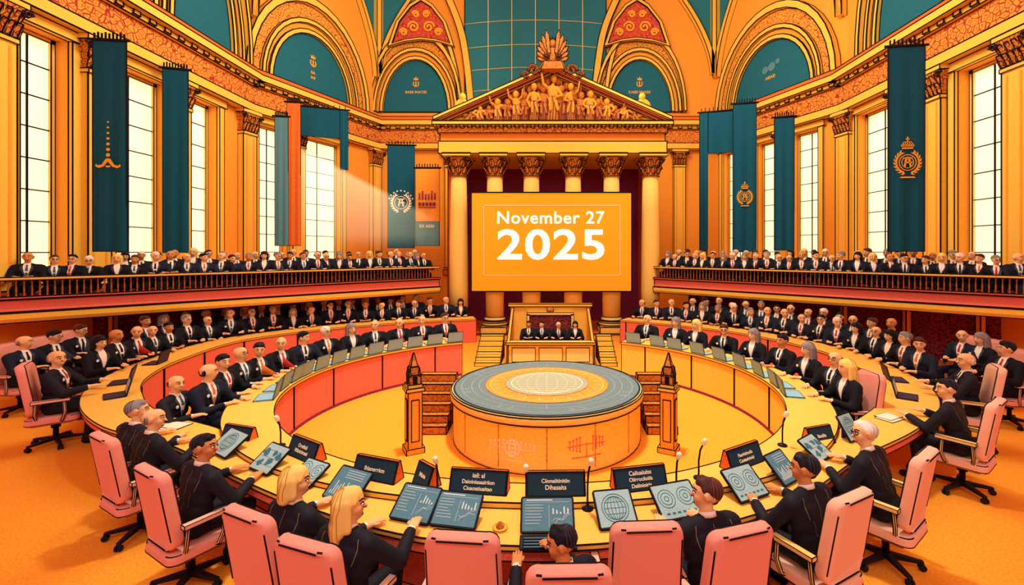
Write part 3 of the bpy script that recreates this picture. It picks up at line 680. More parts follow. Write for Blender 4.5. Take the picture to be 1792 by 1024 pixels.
for f in (0,.3,.58,.82):
    for s in (-1,1):
        m.tube([(s*f*.58*math.cos(a),.58*math.sin(a),.715) for a in [-PI/2+PI*k/16 for k in range(17)]],.006,4,3)
m.build('disc_lines',[INK,SOFT,GOLDD,GLOBE],pod)
def oncyl(x,z,r=1.503):
    a=math.asin(x/1.5); return (r*math.sin(a),-r*math.cos(a),z)
for (cx,cz) in ((-.46,.3),(.53,.34)):
    m=MB()
    if cx<0:
        for f in (1,.4): m.tube([oncyl(cx+.1*f*math.cos(a),cz+.1*math.sin(a)) for a in [2*PI*k/20 for k in range(21)]],.01,5)
        for dz in (-.05,0,.05): m.tube([oncyl(cx-.09,cz+dz),oncyl(cx+.09,cz+dz)],.008,5)
    L=.36 if cx<0 else .26
    m.tube([oncyl(cx-L,cz-.02),oncyl(cx-L/2,cz-.01),oncyl(cx,cz),oncyl(cx+L/2,cz-.01),oncyl(cx+L,cz-.02)],.005,4)
    for s in (-1,1):
        for k in range(4):
            x=cx+s*(.12+.06*k)*(1 if cx<0 else .75); hh=.07-.012*k
            m.tube([oncyl(x,cz-hh),oncyl(x,cz+hh)],.005,4); m.ell(oncyl(x,cz+hh+.012),(.015,.008,.015),0,6,4); m.ell(oncyl(x,cz-hh-.012),(.011,.008,.011),0,6,4)
    m.tube([oncyl(cx-.2,cz-.15),oncyl(cx,cz-.15),oncyl(cx+.2,cz-.15)],.007,4); m.tube([oncyl(cx,cz-.15),oncyl(cx,cz)],.005,4)
    m.build('branching_emblem' if cx>0 else 'globe_emblem',[CREAM if cx<0 else SALMON],pod)
# stairs
def stairs(name,label,x0,x1,y0,n,rise,run,mm):
    root=thing(name,label,'stairs',((x0+x1)/2,y0,0))
    for k in range(n):
        m=MB(); m.box((0,run*(k+.5)+ (0),rise*(k+.5)),(x1-x0,run,rise)); 
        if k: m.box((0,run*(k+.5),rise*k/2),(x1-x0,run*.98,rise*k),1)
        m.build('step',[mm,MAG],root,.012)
stairs('stair_flight','short flight of steps left of the round podium',-2.25,-1.62,7.35,6,.125,.16,GOLDD)
stairs('stair_flight','short flight of steps right of the round podium',1.62,2.1,7.35,6,.125,.16,GOLDD)
stairs('stair_flight','short flight of steps left of the speakers rostrum',-1.85,-1.2,11.7,6,.1,.2,YELLOW)
stairs('stair_flight','short flight of steps right of the speakers rostrum',1.38,1.8,11.7,6,.1,.2,YELLOW)
for px,lab in ((724,'left'),(1170,'right')):
    p=Vector(((px-CX)*6.75/F,6.75,0))
    t=thing('pillar_monument','%s square pillar with a dark spired tower model on top'%lab,'pillar',p,.5 if px<900 else -.5)
    m=MB(); m.box((0,0,.04),(.26,.26,.08)); m.box((0,0,.48),(.2,.2,.86)); m.box((0,-.105,.48),(.11,.012,.6)); m.box((.105,0,.48),(.012,.11,.6)); m.box((-.105,0,.48),(.012,.11,.6)); m.build('pillar',[ORANGE],t,.008)
    m=MB(); m.box((0,0,.93),(.26,.26,.05)); m.box((0,0,.98),(.21,.21,.05)); m.build('cap',[YELLOW],t,.008)
    m=MB(); m.box((0,0,1.07),(.17,.17,.14)); m.box((0,0,1.19),(.12,.12,.14)); m.box((0,0,1.35),(.11,.11,.2),0,.1)
    for s in (-1,1):
        for q in (-1,1): m.box((s*.07,q*.07,1.18),(.035,.035,.12),0,.1)
    for k in range(4): m.M=Matrix.Rotation(k*PI/2,4,'Z'); m.box((0,-.088,1.07),(.05,.012,.1),1)
    m.M=Matrix.Identity(4)
    m.build('spired_tower',[GOLDD,INK],t,.009)
# rostrum
ro=thing('speakers_rostrum','yellow speakers rostrum with high back panel below the screen','rostrum',(.1,11.9,0))
m=MB(); m.box((0,0,.27),(2.2,.12,.54)); m.box((0,0,.57),(2.32,.3,.06)); m.build('front_panel',[YELLOW],ro,.014)
m=MB(); 
for k in (-1,0,1): m.box((k*.7,-.07,.27),(.6,.02,.36))
m.build('front_moulding',[CREAMY],ro,.01)
for s in (-1,1):
    m=MB(); m.M=Matrix.Translation((s*1.1+.04,0,0))@Matrix.Rotation(-PI/2,4,'Y'); m.prism([(0,0),(0,1.5),(1.32,1.5),(1.2,1.2),(.58,0)],.08); m.build('side_panel',[ORANGE],ro,.014)
m=MB(); m.box((0,1.5,.68),(2.36,.1,1.36)); m.box((0,1.5,1.38),(2.46,.2,.08)); m.build('back_panel',[YELLOW],ro,.014)
m=MB(); m.box((0,1.42,.65),(1.2,.06,.94)); m.build('doorway_panel',[MAGD],ro,.014)
m=MB(); m.box((0,1.41,1.14),(1.34,.1,.08)); 
for s in (-1,1): m.box((s*.64,1.41,.62),(.08,.1,1.0))
m.ell((0,1.4,1.25),(.1,.06,.08),1); m.build('door_frame',[CREAMY,GOLDD],ro,.01)
m=MB(); m.box((0,.75,.32),(1.9,.3,.05)); m.box((0,.75,.15),(1.7,.1,.3)); tag(m.build('rostrum_bench',[DORANGE]),'low orange bench inside the speakers rostrum','bench').location=(.1,11.9,0)
# ------------------------------------------------------------ people
def remesh(mb,vox,it=2):
    o=mb.build('tmp',[]); md=o.modifiers.new('r','REMESH'); md.mode='VOXEL'; md.voxel_size=vox
    bpy.context.view_layer.update(); dg=bpy.context.evaluated_depsgraph_get()
    me=bpy.data.meshes.new_from_object(o.evaluated_get(dg)); bpy.data.objects.remove(o)
    b=bmesh.new(); b.from_mesh(me)
    for _ in range(it): bmesh.ops.smooth_vert(b,verts=b.verts,factor=.5,use_axis_x=True,use_axis_y=True,use_axis_z=True)
    for f in b.faces: f.smooth=True
    return b
NECK=Vector((0,-.005,1.03))
def make_body(lean=.1,yaw=0,pitch=0,HL=(-.17,.4,.79),HR=(.17,.4,.79),woman=False,vox=.02,skin=SKIN,suit=SUIT,seams=False,glasses=False):
    T=Matrix.Translation((0,0,.5))@Matrix.Rotation(-lean,4,'X')@Matrix.Translation((0,0,-.5))
    H=T@Matrix.Translation(NECK)@Matrix.Rotation(yaw,4,'Z')@Matrix.Rotation(-pitch,4,'X')@Matrix.Rotation(lean*.7,4,'X')@Matrix.Scale(1.0,4)@Matrix.Translation(-NECK)
    pr=[]; sw=.178 if not woman else .145
    def c(M,a,b,ra,rb,mt): pr.append((M@Vector(a),M@Vector(b),ra,rb,mt))
    I=Matrix.Identity(4)
    c(I,(-.075,0,.54),(.075,0,.54),.118,.118,0); c(T,(-.07,0,.66),(.07,0,.66),.112,.112,0)
    c(T,(-.09,0,.79),(.09,0,.79),.112,.112,0); c(T,(-.115,0,.88),(.115,0,.88),.108,.108,0); c(T,(-sw,-.01,.955),(sw,-.01,.955),.074,.074,0)
    c(T,(-.08,-.015,.985),(.08,-.015,.985),.058,.058,0)
    c(H,(0,-.01,1.0),(0,0,1.1),.053,.05,1)
    c(H,(0,-.026,1.19),(0,.016,1.198),.083,.079,1); c(H,(0,.018,1.13),(0,.05,1.098),.058,.034,1)
    for s in (-1,1): c(H,(s*.034,.055,1.148),(s*.02,.062,1.115),.034,.025,1)
    c(H,(0,.088,1.18),(0,.109,1.146),.009,.0135,1); c(H,(-.03,.074,1.207),(.03,.074,1.207),.017,.017,1); c(H,(-.012,.078,1.094),(.012,.078,1.094),.011,.011,1)
    for s in (-1,1): c(H,(s*.078,0,1.182),(s*.08,-.006,1.152),.02,.014,1)
    hands=[]
    for s,h in ((-1,HL),(1,HR)):
        S=T@Vector((s*(sw+.03),-.01,.945)); h=Vector(h); d=h-S; L=min(d.length,.53); d.normalize(); h=S+d*L
        a=(.285**2-.26**2+L*L)/(2*L); hh=math.sqrt(max(.285**2-a*a,0)); pole=Vector((s*.55,-.35,-.75)); pole=(pole-d*pole.dot(d)).normalized()
        E=S+d*a+pole*hh
        c(I,S,E,.07,.058,0); c(I,E,E.lerp(h,.82),.058,.046,0); c(I,E.lerp(h,.85),E.lerp(h,.93),.036,.034,3)
        fd=(h-E); fd.z*=.3; fd.normalize(); sd=Vector((-fd.y,fd.x,0)).normalized()
        c(I,E.lerp(h,.9),h,.029,.026,1)
        for o_ in (-.02,.016): c(I,h+sd*o_,h+fd*.075+sd*o_*1.2,.023,.02,1)
        hands.append((h,fd,sd,s))
        c(I,(s*.085,.0,.525),(s*.115,.42,.53),.09,.068,0); c(I,(s*.115,.42,.53),(s*.115,.38,.1),.066,.05,0)
        c(I,(s*.115,.35,.05),(s*.125,.54,.04),.045,.038,2)
    m=MB()
    for p in pr: m.cap(p[0],p[1],p[2],p[3],12,3)
    b=remesh(m,vox); b.faces.ensure_lookup_table()
    pts=np.array([f.calc_center_median()[:] for f in b.faces]); best=np.full(len(pts),1e9); mi=np.zeros(len(pts),int)
    for a,e,ra,rb,mt in pr:
        a=np.array(a);e=np.array(e); d=e-a; l=max((d*d).sum(),1e-9); t=np.clip(((pts-a)@d)/l,0,1)
        D=np.linalg.norm(pts-(a+t[:,None]*d),axis=1)-(ra+(rb-ra)*t); k=D<best; best[k]=D[k]; mi[k]=mt
    for f,q in zip(b.faces,mi): f.material_index=int(q)
    bv=BVHTree.FromBMesh(b)
    x=MB(); x.b.free(); x.b=b
    for (h,fd,sd,s) in hands:
        for i,L in enumerate((.068,.078,.074,.058)):
            o_=(i-1.5)*.019; p=h+fd*.075+sd*o_; q=p+fd*L*.55+Vector((0,0,-.004)); r=q+fd*L*.42+Vector((0,0,-.016))
            x.tube([p,q,r],[.0105,.0095,.007],6,1)
        ts=sd if (sd.x*s<0) else -sd
        p=h+fd*.02+ts*.022; q=p+fd*.03+ts*.025; x.tube([p,q,q+fd*.03+Vector((0,0,-.006))],[.012,.011,.008],6,1)
    Hi=H.to_3x3(); 
    def onface(xx,zz,off=.0):
        o_=H@Vector((xx,.4,zz)); d=(Hi@Vector((0,-1,0))).normalized(); hit=bv.ray_cast(o_,d)
        return (hit[0]-d*off) if hit[0] else H@Vector((xx,.09,zz))
    def line(pp,r,mi,off=.0): x.tube([onface(a,b_,off) for a,b_ in pp],r,5,mi)
    for s in (-1,1):
        p=onface(s*.034,1.176); q=H.to_3x3()@Vector((0,1,0)); 
        x.ell(p,(.013,.013,.009),3,8,5); x.ell(p+q*.009,(.006,.006,.008),2,6,4)
        line([(s*.05,1.18),(s*.034,1.188),(s*.018,1.181)],.0035,2,.004)
        line([(s*.016,1.203),(s*.036,1.21),(s*.056,1.203)],.005,2,.001)
        line([(s*.02,1.134),(s*.034,1.112)],.0025,2)
        if glasses: x.tube([onface(s*.034+.021*math.cos(a),1.176+.019*math.sin(a),.012) for a in [2*PI*k/12 for k in range(13)]],.0032,5,2)
    if glasses: line([(-.012,1.18),(.012,1.18)],.003,2,.008)
    line([(-.024,1.1),(-.01,1.097),(.01,1.097),(.024,1.1)],.0045,2)
    line([(-.012,1.142),(0,1.138),(.012,1.142)],.003,2)
    me=bpy.data.meshes.new('body')
    bmesh.ops.recalc_face_normals(b,faces=b.faces); b.to_mesh(me); b.free()
    for mm in (suit,skin,INK,SHIRT): me.materials.append(mm)
    def patch(rows,off,mm,nx=4,back=False):
        v=[]; sg=-1 if back else 1
        for (z,xa,xb) in rows:
            for k in range(nx+1):
                xx=xa+(xb-xa)*k/nx; o_=T@Vector((xx,.5*sg,z)); d=(T.to_3x3()@Vector((0,-sg,0)))
                hit=bv.ray_cast(o_,d)
                p=hit[0] if hit[0] else T@Vector((xx,.09*sg,z)); v.append(p-d*off)
        g=MB(); g.add(v,[(r*(nx+1)+k,r*(nx+1)+k+1,(r+1)*(nx+1)+k+1,(r+1)*(nx+1)+k) for r in range(len(rows)-1) for k in range(nx)],0,True)
        o=g.build('tmp',[mm]); me2=o.data; bpy.data.objects.remove(o); return me2
    shirt=patch([(1.035,-.05,.05),(1.0,-.06,.06),(.95,-.055,.055),(.88,-.04,.04),(.8,-.02,.02),(.74,-.003,.003)],.008,SHIRT)
    tie_=patch([(1.015,-.018,.018),(.99,-.013,.013),(.93,-.019,.019),(.84,-.023,.023),(.78,-.013,.013),(.76,-.002,.002)],.014,SHIRT,2) if not woman else None
    lap=[patch([(1.02,s*.052,s*.062),(.97,s*.06,s*.104),(.945,s*.058,s*.09),(.93,s*.054,s*.098),(.86,s*.038,s*.06),(.75,s*.005,s*.014)],.012,LAPEL,2) for s in (-1,1)]
    sm=[]
    if seams:
        sm.append(patch([(.99-.03*k,-.002,.002) for k in range(13)],.003,SEAM,1,True))
        for s in (-1,1):
            sm.append(patch([(.995-.02*k,s*(.152-.0022*(k-3)**2*.5),s*(.157-.0022*(k-3)**2*.5)) for k in range(9)],.003,SEAM,1,True))
            sm.append(patch([(.82-.03*k,s*(.1-.008*k),s*(.103-.008*k)) for k in range(5)],.003,SEAM,1,True))
    g=MB(); g.M=T; cv=[(.062*math.cos(a),-.012+.06*math.sin(a),1.035+.012*-math.sin(a)) for a in [2*PI*k/18 for k in range(19)]]
    g.loft([[(x_,y_,z_-.018),(x_*1.05,y_*1.05,z_-.018),(x_*.98,y_*.98,z_+.02),(x_*.9,y_*.9,z_+.02)] for x_,y_,z_ in cv],0,False,True); o=g.build('tmp',[SHIRT]); col=o.data; bpy.data.objects.remove(o)
    p0=T@Vector((.11,.5,.9)); hit=bv.ray_cast(p0,T.to_3x3()@Vector((0,-1,0)))
    return dict(body=me,shirt=shirt,tie=tie_,H=H,badge=hit[0],T=T,lap=lap,col=col,seams=sm)
hcache={}
def hairmesh(kind,col):
    if (kind,col) in hcache: return hcache[(kind,col)]
    m=MB()
    if kind=='short':
        m.cap((0,-.036,1.206),(0,.01,1.215),.086,.076); m.cap((0,-.052,1.185),(0,-.05,1.14),.064,.042)
        for s in (-1,1): m.cap((s*.068,.012,1.208),(s*.075,.014,1.168),.019,.008)
        m.cap((-.03,.05,1.256),(.045,.044,1.261),.025,.023); m.cap((-.035,-.02,1.276),(.01,.03,1.28),.019,.019)
    elif kind=='bald':
        m.cap((0,-.076,1.175),(0,-.068,1.14),.036,.033)
        for s in (-1,1): m.cap((s*.063,-.04,1.183),(s*.055,-.045,1.148),.03,.026)
    else:
        m.cap((0,-.032,1.207),(0,.01,1.219),.09,.08)
        zb_=1.03 if kind=='long' else 1.085
        for s in (-1,1): m.cap((s*.068,-.012,1.2),(s*.08,-.005,zb_),.032,.03); m.cap((s*.045,-.06,1.19),(s*.05,-.065,zb_-.02),.056,.045); m.cap((s*.03,.05,1.253),(s*.07,.04,1.193),.024,.018)
        m.cap((0,-.07,1.19),(0,-.08,zb_-.03),.055,.05)
        if kind=='long':
            for s in (-1,1): m.cap((s*.05,-.08,1.05),(s*.055,-.095,.9),.045,.02)
            m.cap((0,-.09,1.05),(0,-.105,.88),.05,.025)
    b=remesh(m,.012,2)
    bv=BVHTree.FromBMesh(b); x=MB(); x.b.free(); x.b=b; c0=Vector((0,-.03,1.17))
    n=9 if kind!='bald' else 5
    for i in range(n):
        az=PI*(.08+.84*i/(n-1))+PI  # across the back
        pts=[]
        for k in range(9):
            if kind=='bald': el=-.35+.09*k
            elif kind=='short': el=1.45-.24*k
            else: el=1.45-.16*k
            d=Vector((math.cos(az)*math.cos(el),math.sin(az)*math.cos(el),math.sin(el)))
            h=bv.ray_cast(c0+d*.4,-d)
            if h[0]: pts.append(h[0]+d*.001)
        if kind in('long','bob'):
            zt=1.13; zl_=.92 if kind=='long' else 1.07; ex=[]
            for k in range(6):
                z=zt+(zl_-zt)*k/5; d=Vector((math.cos(az),math.sin(az),0)); h=bv.ray_cast(Vector((0,-.05,z))+d*.4,-d)
                if h[0]: ex.append(h[0]+d*.001)
            pts+=ex
        if len(pts)>2: x.tube(pts,.003,4,1)
    me=bpy.data.meshes.new('hair'); b.to_mesh(me); b.free(); me.materials.append(HAIRC[col]); me.materials.append(STREAK[col]); hcache[(kind,col)]=me; return me
tcache={}
def colored(me,mm):
    k=(me.name,mm.name)
    if k not in tcache:
        c=me.copy(); c.materials.clear(); c.materials.append(mm); tcache[k]=c
    return tcache[k]
bd=MB(); bd.M=XZ; bd.prism([(.022*math.cos(j*PI/5),.022*math.sin(j*PI/5)) for j in range(10)],.006); t_=bd.build('badge',[SHIRT]); badgem=t_.data; bpy.data.objects.remove(t_)
def person(V,loc,rz,s,hair,tiecol,label,group,badge=False):
    r=thing('person',label,'person',loc,rz,group); r.scale=(s,s,s)
    inst('body',V['body'],r)
    if hair: inst('hair',hairmesh(*hair),r,V['H'])
    inst('shirt_front',V['shirt'],r); inst('collar',V['col'],r)
    for l in V['lap']: inst('lapel',l,r)
    for l in V['seams']: inst('jacket_seam',l,r)
    if V['tie'] and tiecol is not None: inst('necktie',colored(V['tie'],TIES[tiecol]),r)
    if badge and V['badge']: inst('badge',badgem,r,Matrix.Translation(V['badge']+Vector((0,.012,0)))@Matrix.Rotation(PI,4,'Z'))
    return r
TIEW=['red tie','black tie','teal tie','orange tie']
def hairw(h):
    if not h: return 'bald'
    k,c=h; return {'short':'short %s haired','bald':'balding %s haired','bob':'%s bobbed','long':'long %s haired'}[k]%c
FV=[make_body(.08,-.45,0,(-.17,.38,.77),(.17,.38,.77)),make_body(.18,.35,.1,(-.12,.42,.77),(.22,.36,.77),glasses=True),make_body(.05,0,0,(-.1,.34,.77),(.12,.36,.77),skin=SKIN2),
    make_body(.12,.6,.05,(-.2,.4,.77),(.06,.36,.77),suit=SUIT2),make_body(.1,-.1,.05,(-.14,.36,.77),(.14,.4,.77),True),make_body(.14,-.65,.1,(-.06,.38,.77),(.2,.42,.77)),make_body(.02,.2,-.05,(-.15,.3,.74),(.15,.36,.77),glasses=True)]
HO=[None,('short','dark'),('short','dark'),('short','white'),('bald','grey'),('bald','dark'),('short','brown'),('long','blonde'),('bob','dark'),('short','dark'),('short','grey'),('bald','dark'),('bald','white'),('long','grey'),('short','brown'),None]
lastp=[None]
def randp():
    while True:
        h=R.choice(HO)
        if h!=lastp[0] or h is None: break
    lastp[0]=h
    w=h and h[0] in('bob','long')
    V=FV[4] if w else R.choice([FV[i] for i in (0,1,2,3,5,6)])
    return V,h,(None if w else R.randrange(4))
def rowlabel(h,tc,place,k): return '%s person, %s, %s %s'%(hairw(h),TIEW[tc] if tc is not None else 'dark jacket',ordw(k),place)
# --- chairs
def rrect(w,h,r,n=4):
    o=[]
    for cx,cy,a0 in ((w-r,h-r,0),(-w+r,h-r,PI/2),(-w+r,-h+r,PI),(w-r,-h+r,1.5*PI)):
        for k in range(n+1): a=a0+PI/2*k/n; o.append((cx+r*math.cos(a),cy+r*math.sin(a)))
    return o
def cm(fn,name,mats,ink):
    m=MB(); fn(m); o=m.build(name,mats,None,ink); d=o.data; bpy.data.objects.remove(o); return d
def f_seat(m):
    m.loft([[(x*k,y*k,z) for x,y in rrect(.26,.26,.08)] for k,z in ((.92,.34),(1,.36),(1,.41),(.97,.43),(.9,.44))],0)
def f_back(m):
    m.M=Matrix.Translation((0,-.2,.47))@Matrix.Rotation(.16,4,'X')@Matrix(((1,0,0,0),(0,0,-1,0),(0,1,0,0),(0,0,0,1)))
    rings=[]
    for d,sx in ((0,.955),(.025,1),(.07,1),(.085,.985),(.095,.94)):
        rings.append([(x*sx*(1-.05*(y+.34)/.68),y*(1-(1-sx)*.7)+.34,d+.06*(x/.26)**2*-1-.02*((y)/.34)**2) for x,y in rrect(.255,.34,.09,5)])
    m.loft(rings,0,True,True)
def f_arm(m):
    m.box((.29,.0,.665),(.06,.36,.035)); m.tube([(.29,.12,.65),(.29,.13,.5),(.27,.1,.39),(.2,.05,.37)],.017,6,0); m.tube([(.29,-.14,.65),(.28,-.15,.5),(.24,-.14,.42)],.015,6,0)
def f_col(m): m.lathe([(.03,.09),(.03,.24),(.05,.24),(.05,.33),(.09,.345)],10)
def f_leg(m): m.loft([[(.03,-.025,.07),(.03,.025,.07),(.03,.025,.12),(.03,-.025,.12)],[(.29,-.017,.06),(.29,.017,.06),(.29,.017,.085),(.29,-.017,.085)]])
def f_cast(m):
    for s in (-1,1):
        m.M=Matrix.Translation((.28,s*.016,.03))@RX; m.lathe([(.03,-.01),(.03,.01)],10,sm=False)
    m.M=Matrix.Identity(4); m.tube([(.28,0,.03),(.28,0,.07)],.01,5)
CH={}
for nm,pm in (('pink',PINK),('peach',PEACH)):
    CH[nm]=dict(seat=cm(f_seat,'seat',[pm],.005),back=cm(f_back,'backrest',[pm],.006),arm=cm(f_arm,'armrest',[CREAMY if nm=='peach' else PEACH],.004))
ccol=cm(f_col,'gas_column',[METAL],0); cleg=cm(f_leg,'base_leg',[METAL],0); ccas=cm(f_cast,'caster',[METAL],0)
def chair(x,y,rz,kind,label,group='swivel chairs around the outer table',s=1):
    r=thing('office_chair',label,'chair',(x,y,0),rz,group); r.scale=(s,s,s); c=CH[kind]
    inst('seat',c['seat'],r); inst('backrest',c['back'],r); inst('armrest',c['arm'],r); inst('armrest',c['arm'],r,Matrix.Scale(-1,4,(1,0,0))); inst('gas_column',ccol,r)
    for k in range(5):
        l=inst('base_leg',cleg,r,Matrix.Rotation(2*PI*k/5+.3,4,'Z')); inst('caster',ccas,l)
    return r
def nearp(px,py,s,hair,tie,lab,ck,clab,yaw=0,lean=.15,pitch=0,HL=(-.18,.42,.79),HR=(.18,.42,.79),woman=False,skin=SKIN,dz=0,turn=0,inner=None,vox=.0105,badge=False,cs=None,glasses=False,back=0):
    p=P(px,py,1.28*s); i=near1(p.x,p.y); n=E1n[i]
    f=-n
    if inner is not None: f=Vector((math.cos(inner),math.sin(inner)))
    else:
        d=(Vector((p.x,p.y))-E1[i]).dot(n)
        if d<.3: p.x+=n.x*(.3-d); p.y+=n.y*(.3-d)
    rz=face_rz(f)+turn
    V=make_body(lean,yaw,pitch,HL,HR,woman,vox,skin,SUITN,True,glasses)
    person(V,(p.x,p.y,0),rz,s,hair,tie,lab,'people seated at the outer table',badge)
    if ck: chair(p.x-f.x*back,p.y-f.y*back,rz-turn,ck,clab,s=cs or s)
nearp(105,613,1.12,('bald','grey'),0,'balding person in red tie on leftmost pink chair, hands lowered','pink','pink swivel chair at far left of the outer table',yaw=-.55,lean=.02,badge=True,turn=-.25)
nearp(232,703,1.0,('short','grey'),1,'grey haired person at outer table left bend, behind another grey haired head',None,'',yaw=-.6,lean=.2)
nearp(246,720,1.0,('bald','grey'),1,'person on leftmost foreground chair leaning to the table','pink','pink swivel chair, leftmost of the front arc, back to camera',yaw=-.7,lean=.2)
nearp(335,768,1.0,('short','dark'),1,'dark haired person with profile turned right at left of front arc','pink','pink swivel chair second from left in the front arc',yaw=-.9,lean=.18,skin=SKIN2)
nearp(500,826,1.0,('bob','blonde'),None,'blonde bobbed person at front arc, farther of two blondes','pink','pink swivel chair under the farther blonde person',yaw=-.8,woman=True,HR=(.2,.45,.8))
nearp(597,866,1.0,('long','blonde'),None,'long blonde haired person reaching toward a tablet, nearer blonde','pink','pink swivel chair under the nearer blonde person',yaw=-.95,woman=True,HR=(.24,.46,.84),HL=(-.16,.44,.79))
nearp(990,926,.92,('short','dark'),1,'dark haired person sitting low at bottom centre with face turned left','pink','pink swivel chair at bottom centre behind the dark haired person',yaw=.95,lean=.05,pitch=.12,skin=SKIN2,cs=1.02,turn=.55,HL=(-.18,.38,.88),HR=(.18,.38,.88),back=.03)
nearp(1248,847,1.0,('short','brown'),1,'brown haired person at right of front arc, first right of empty chairs','pink','pink swivel chair under brown haired person right of centre',yaw=.95,lean=.15)
nearp(1425,803,1.0,('short','dark'),1,'dark haired person second from centre on right front arc','peach','peach swivel chair second from right in front arc',yaw=.5,lean=.15,skin=SKIN2)
nearp(1550,745,1.02,('short','white'),1,'white haired person leaning over the right front arc','peach','peach swivel chair under the white haired leaning person',yaw=.8,lean=.3,glasses=True)
nearp(1684,668,1.05,('short','dark'),1,'dark haired person at right bend reaching across the table','peach','peach swivel chair at right bend of outer table',yaw=.6,lean=.25,HL=(-.2,.48,.8))
nearp(1695,618,1.1,('bald','white'),1,'balding person upright at far right bend of the table','peach','peach swivel chair farthest right by the outer table',yaw=.3,lean=.05)
nearp(299,657,1.0,('bald','brown'),2,'person in teal tie seated inside the left bend holding papers',None,'',yaw=-.3,lean=.12,inner=.05,badge=True)
for px,py,kind,lab in ((806,934,'pink','empty pink swivel chair left of bottom centre'),(1140,916,'pink','empty pink swivel chair right of bottom centre')):
    p=P(px,py,1.13); i=near1(p.x,p.y); f=-E1n[i]; chair(p.x+f.x*.28,p.y+f.y*.28,face_rz(f)+(.04 if px<900 else -.12),kind,lab)
for k,(px,py,s) in enumerate(((35,587,1.1),(86,577,1.1),(133,567,1.1),(1690,577,1.08),(1722,582,1.08),(1766,598,1.1))):
    p=P(px,py,1.28*s); V,h,tc=randp(); f=Vector((0-p.x,8-p.y)).normalized(); sd='left' if px<900 else 'right'
    person(V,(p.x,p.y,0),face_rz(f),s,h,tc,'%s person seated apart near the %s wall, %s of three'%(hairw(h),sd,ordw(k%3+1)),'people seated apart near the side walls',k%2==0)
    chair(p.x,p.y,face_rz(f),'pink','pink chair apart near the %s wall, %s of three'%(sd,ordw(k%3+1)),'chairs apart near the side walls',s)
def benchm(pts,nr,off,label,z=.43):
    m=MB(); m.sweep(pts,nr,[(off-.16,z-.06),(off-.16,z),(off+.2,z),(off+.2,z-.06)]); 
    t=thing('curved_bench',label,'bench'); m.build('seat',[DORANGE],t,.008)
    m=MB(); m.sweep(pts,nr,[(off-.05,0),(off-.05,z-.06),(off+.08,z-.06),(off+.08,0)]); m.build('support',[MAG],t)
def row(i0,i1,off,n,s,place,group,fromleft=True,jit=.06):
    idx=[i0+(i1-i0)*k/(n-1) for k in range(n)]
    for k,q in enumerate(idx):
        i=min(int(q),N1-2); fr=q-i; c=E1[i].lerp(E1[i+1],fr); nn=E1n[i].lerp(E1n[i+1],fr).normalized(); p=c+nn*off; V,h,tc=randp(); f=-nn
        f=(f+Vector((0,-.35))).normalized()
        person(V,(p.x,p.y,0),face_rz(f)+R.uniform(-.15,.15),s*R.uniform(.96,1.05),h,tc,rowlabel(h,tc,place,(k+1)),group,R.random()<.3)
iL=near1(-7.9,8.6); iR=near1(6.5,8.4)
benchm(E1[0:iL+3],E1n[0:iL+3],.34,'curved bench behind left arm of outer table')
benchm(E1[iR-3:],E1n[iR-3:],.34,'curved bench behind right arm of outer table')
row(iL,2,.34,21,1.07,'from front, left outer desk','people along left outer desk')
row(iR,N1-3,.34,18,1.07,'from front, right outer desk','people along right outer desk')
jL=near1(-8.3,10.6); jR=near1(6.6,10.2)
benchm(E1[7:jL+2],E1n[7:jL+2],1.05,'rear curved bench under left balcony'); benchm(E1[jR-2:-8],E1n[jR-2:-8],1.05,'rear curved bench under right balcony')
row(jL,9,1.05,18,1.12,'from front, rear row under left balcony','rear row under left balcony')
row(jR,N1-10,1.05,14,1.12,'from front, rear row under right balcony','rear row under right balcony')
def laptop(x,y,z,rz,cmat,label,group,S=1):
    t=thing('laptop',label,'laptop',(x,y,z),rz,group); t.scale=(S,S,S)
    m=MB(); m.box((0,.02,.008),(.32,.22,.016)); m.build('base',[cmat],t,.004)
    m=MB(); m.M=Matrix.Translation((0,.13,.015))@Matrix.Rotation(-.25,4,'X'); m.box((0,.006,.11),(.32,.012,.22)); l=m.build('lid',[cmat],t,.004)
    m=MB(); m.M=Matrix.Translation((0,.13,.015))@Matrix.Rotation(-.25,4,'X'); m.box((0,-.002,.115),(.28,.004,.18)); 
    for k in range(4): m.box((-.03+.02*(k%2),-.005,.06+.035*k),(.18-.04*(k%2),.003,.01),1)
    m.build('display',[SCREENB,SCRLINE],l)
thL=[122+ (197-122)*k/11 for k in range(12)]; thR=[417-(417-345)*k/8 for k in range(9)]
iA,iB=e2_th(119),e2_th(199); benchm(E2[iA:iB],E2n[iA:iB],.95,'curved bench behind left arm of inner desk')
iA,iB=e2_th(350),e2_th(421); benchm(E2[iA:iB],E2n[iA:iB],.95,'curved bench behind right arm of inner desk')
for side,ths in (('left',thL),('right',thR)):
    for k,th in enumerate(ths):
        i=e2_th(th); p=E2[i]+E2n[i]*(W2[i]+.34); V,h,tc=randp(); rz=face_rz((-E2n[i]+Vector((0,-.25))).normalized())+R.uniform(-.15,.15)
        person(V,(p.x,p.y,0),rz,1.07,h,tc,rowlabel(h,tc,'from portico, %s inner desk'%side,k+1),'people along %s inner desk'%side,R.random()<.4)
        if side=='right' and k==8: chair(p.x,p.y,rz,'pink','pink swivel chair at near end of right inner desk','swivel chairs around the outer table',1.05)
        q=E2[i]+E2n[i]*(.17); laptop(q.x,q.y,ZT2,face_rz(-E2n[i]),LAPB,'pale blue laptop, %s from portico on %s inner desk'%(ordw(k+1),side),'laptops on %s inner desk'%side,1.1)
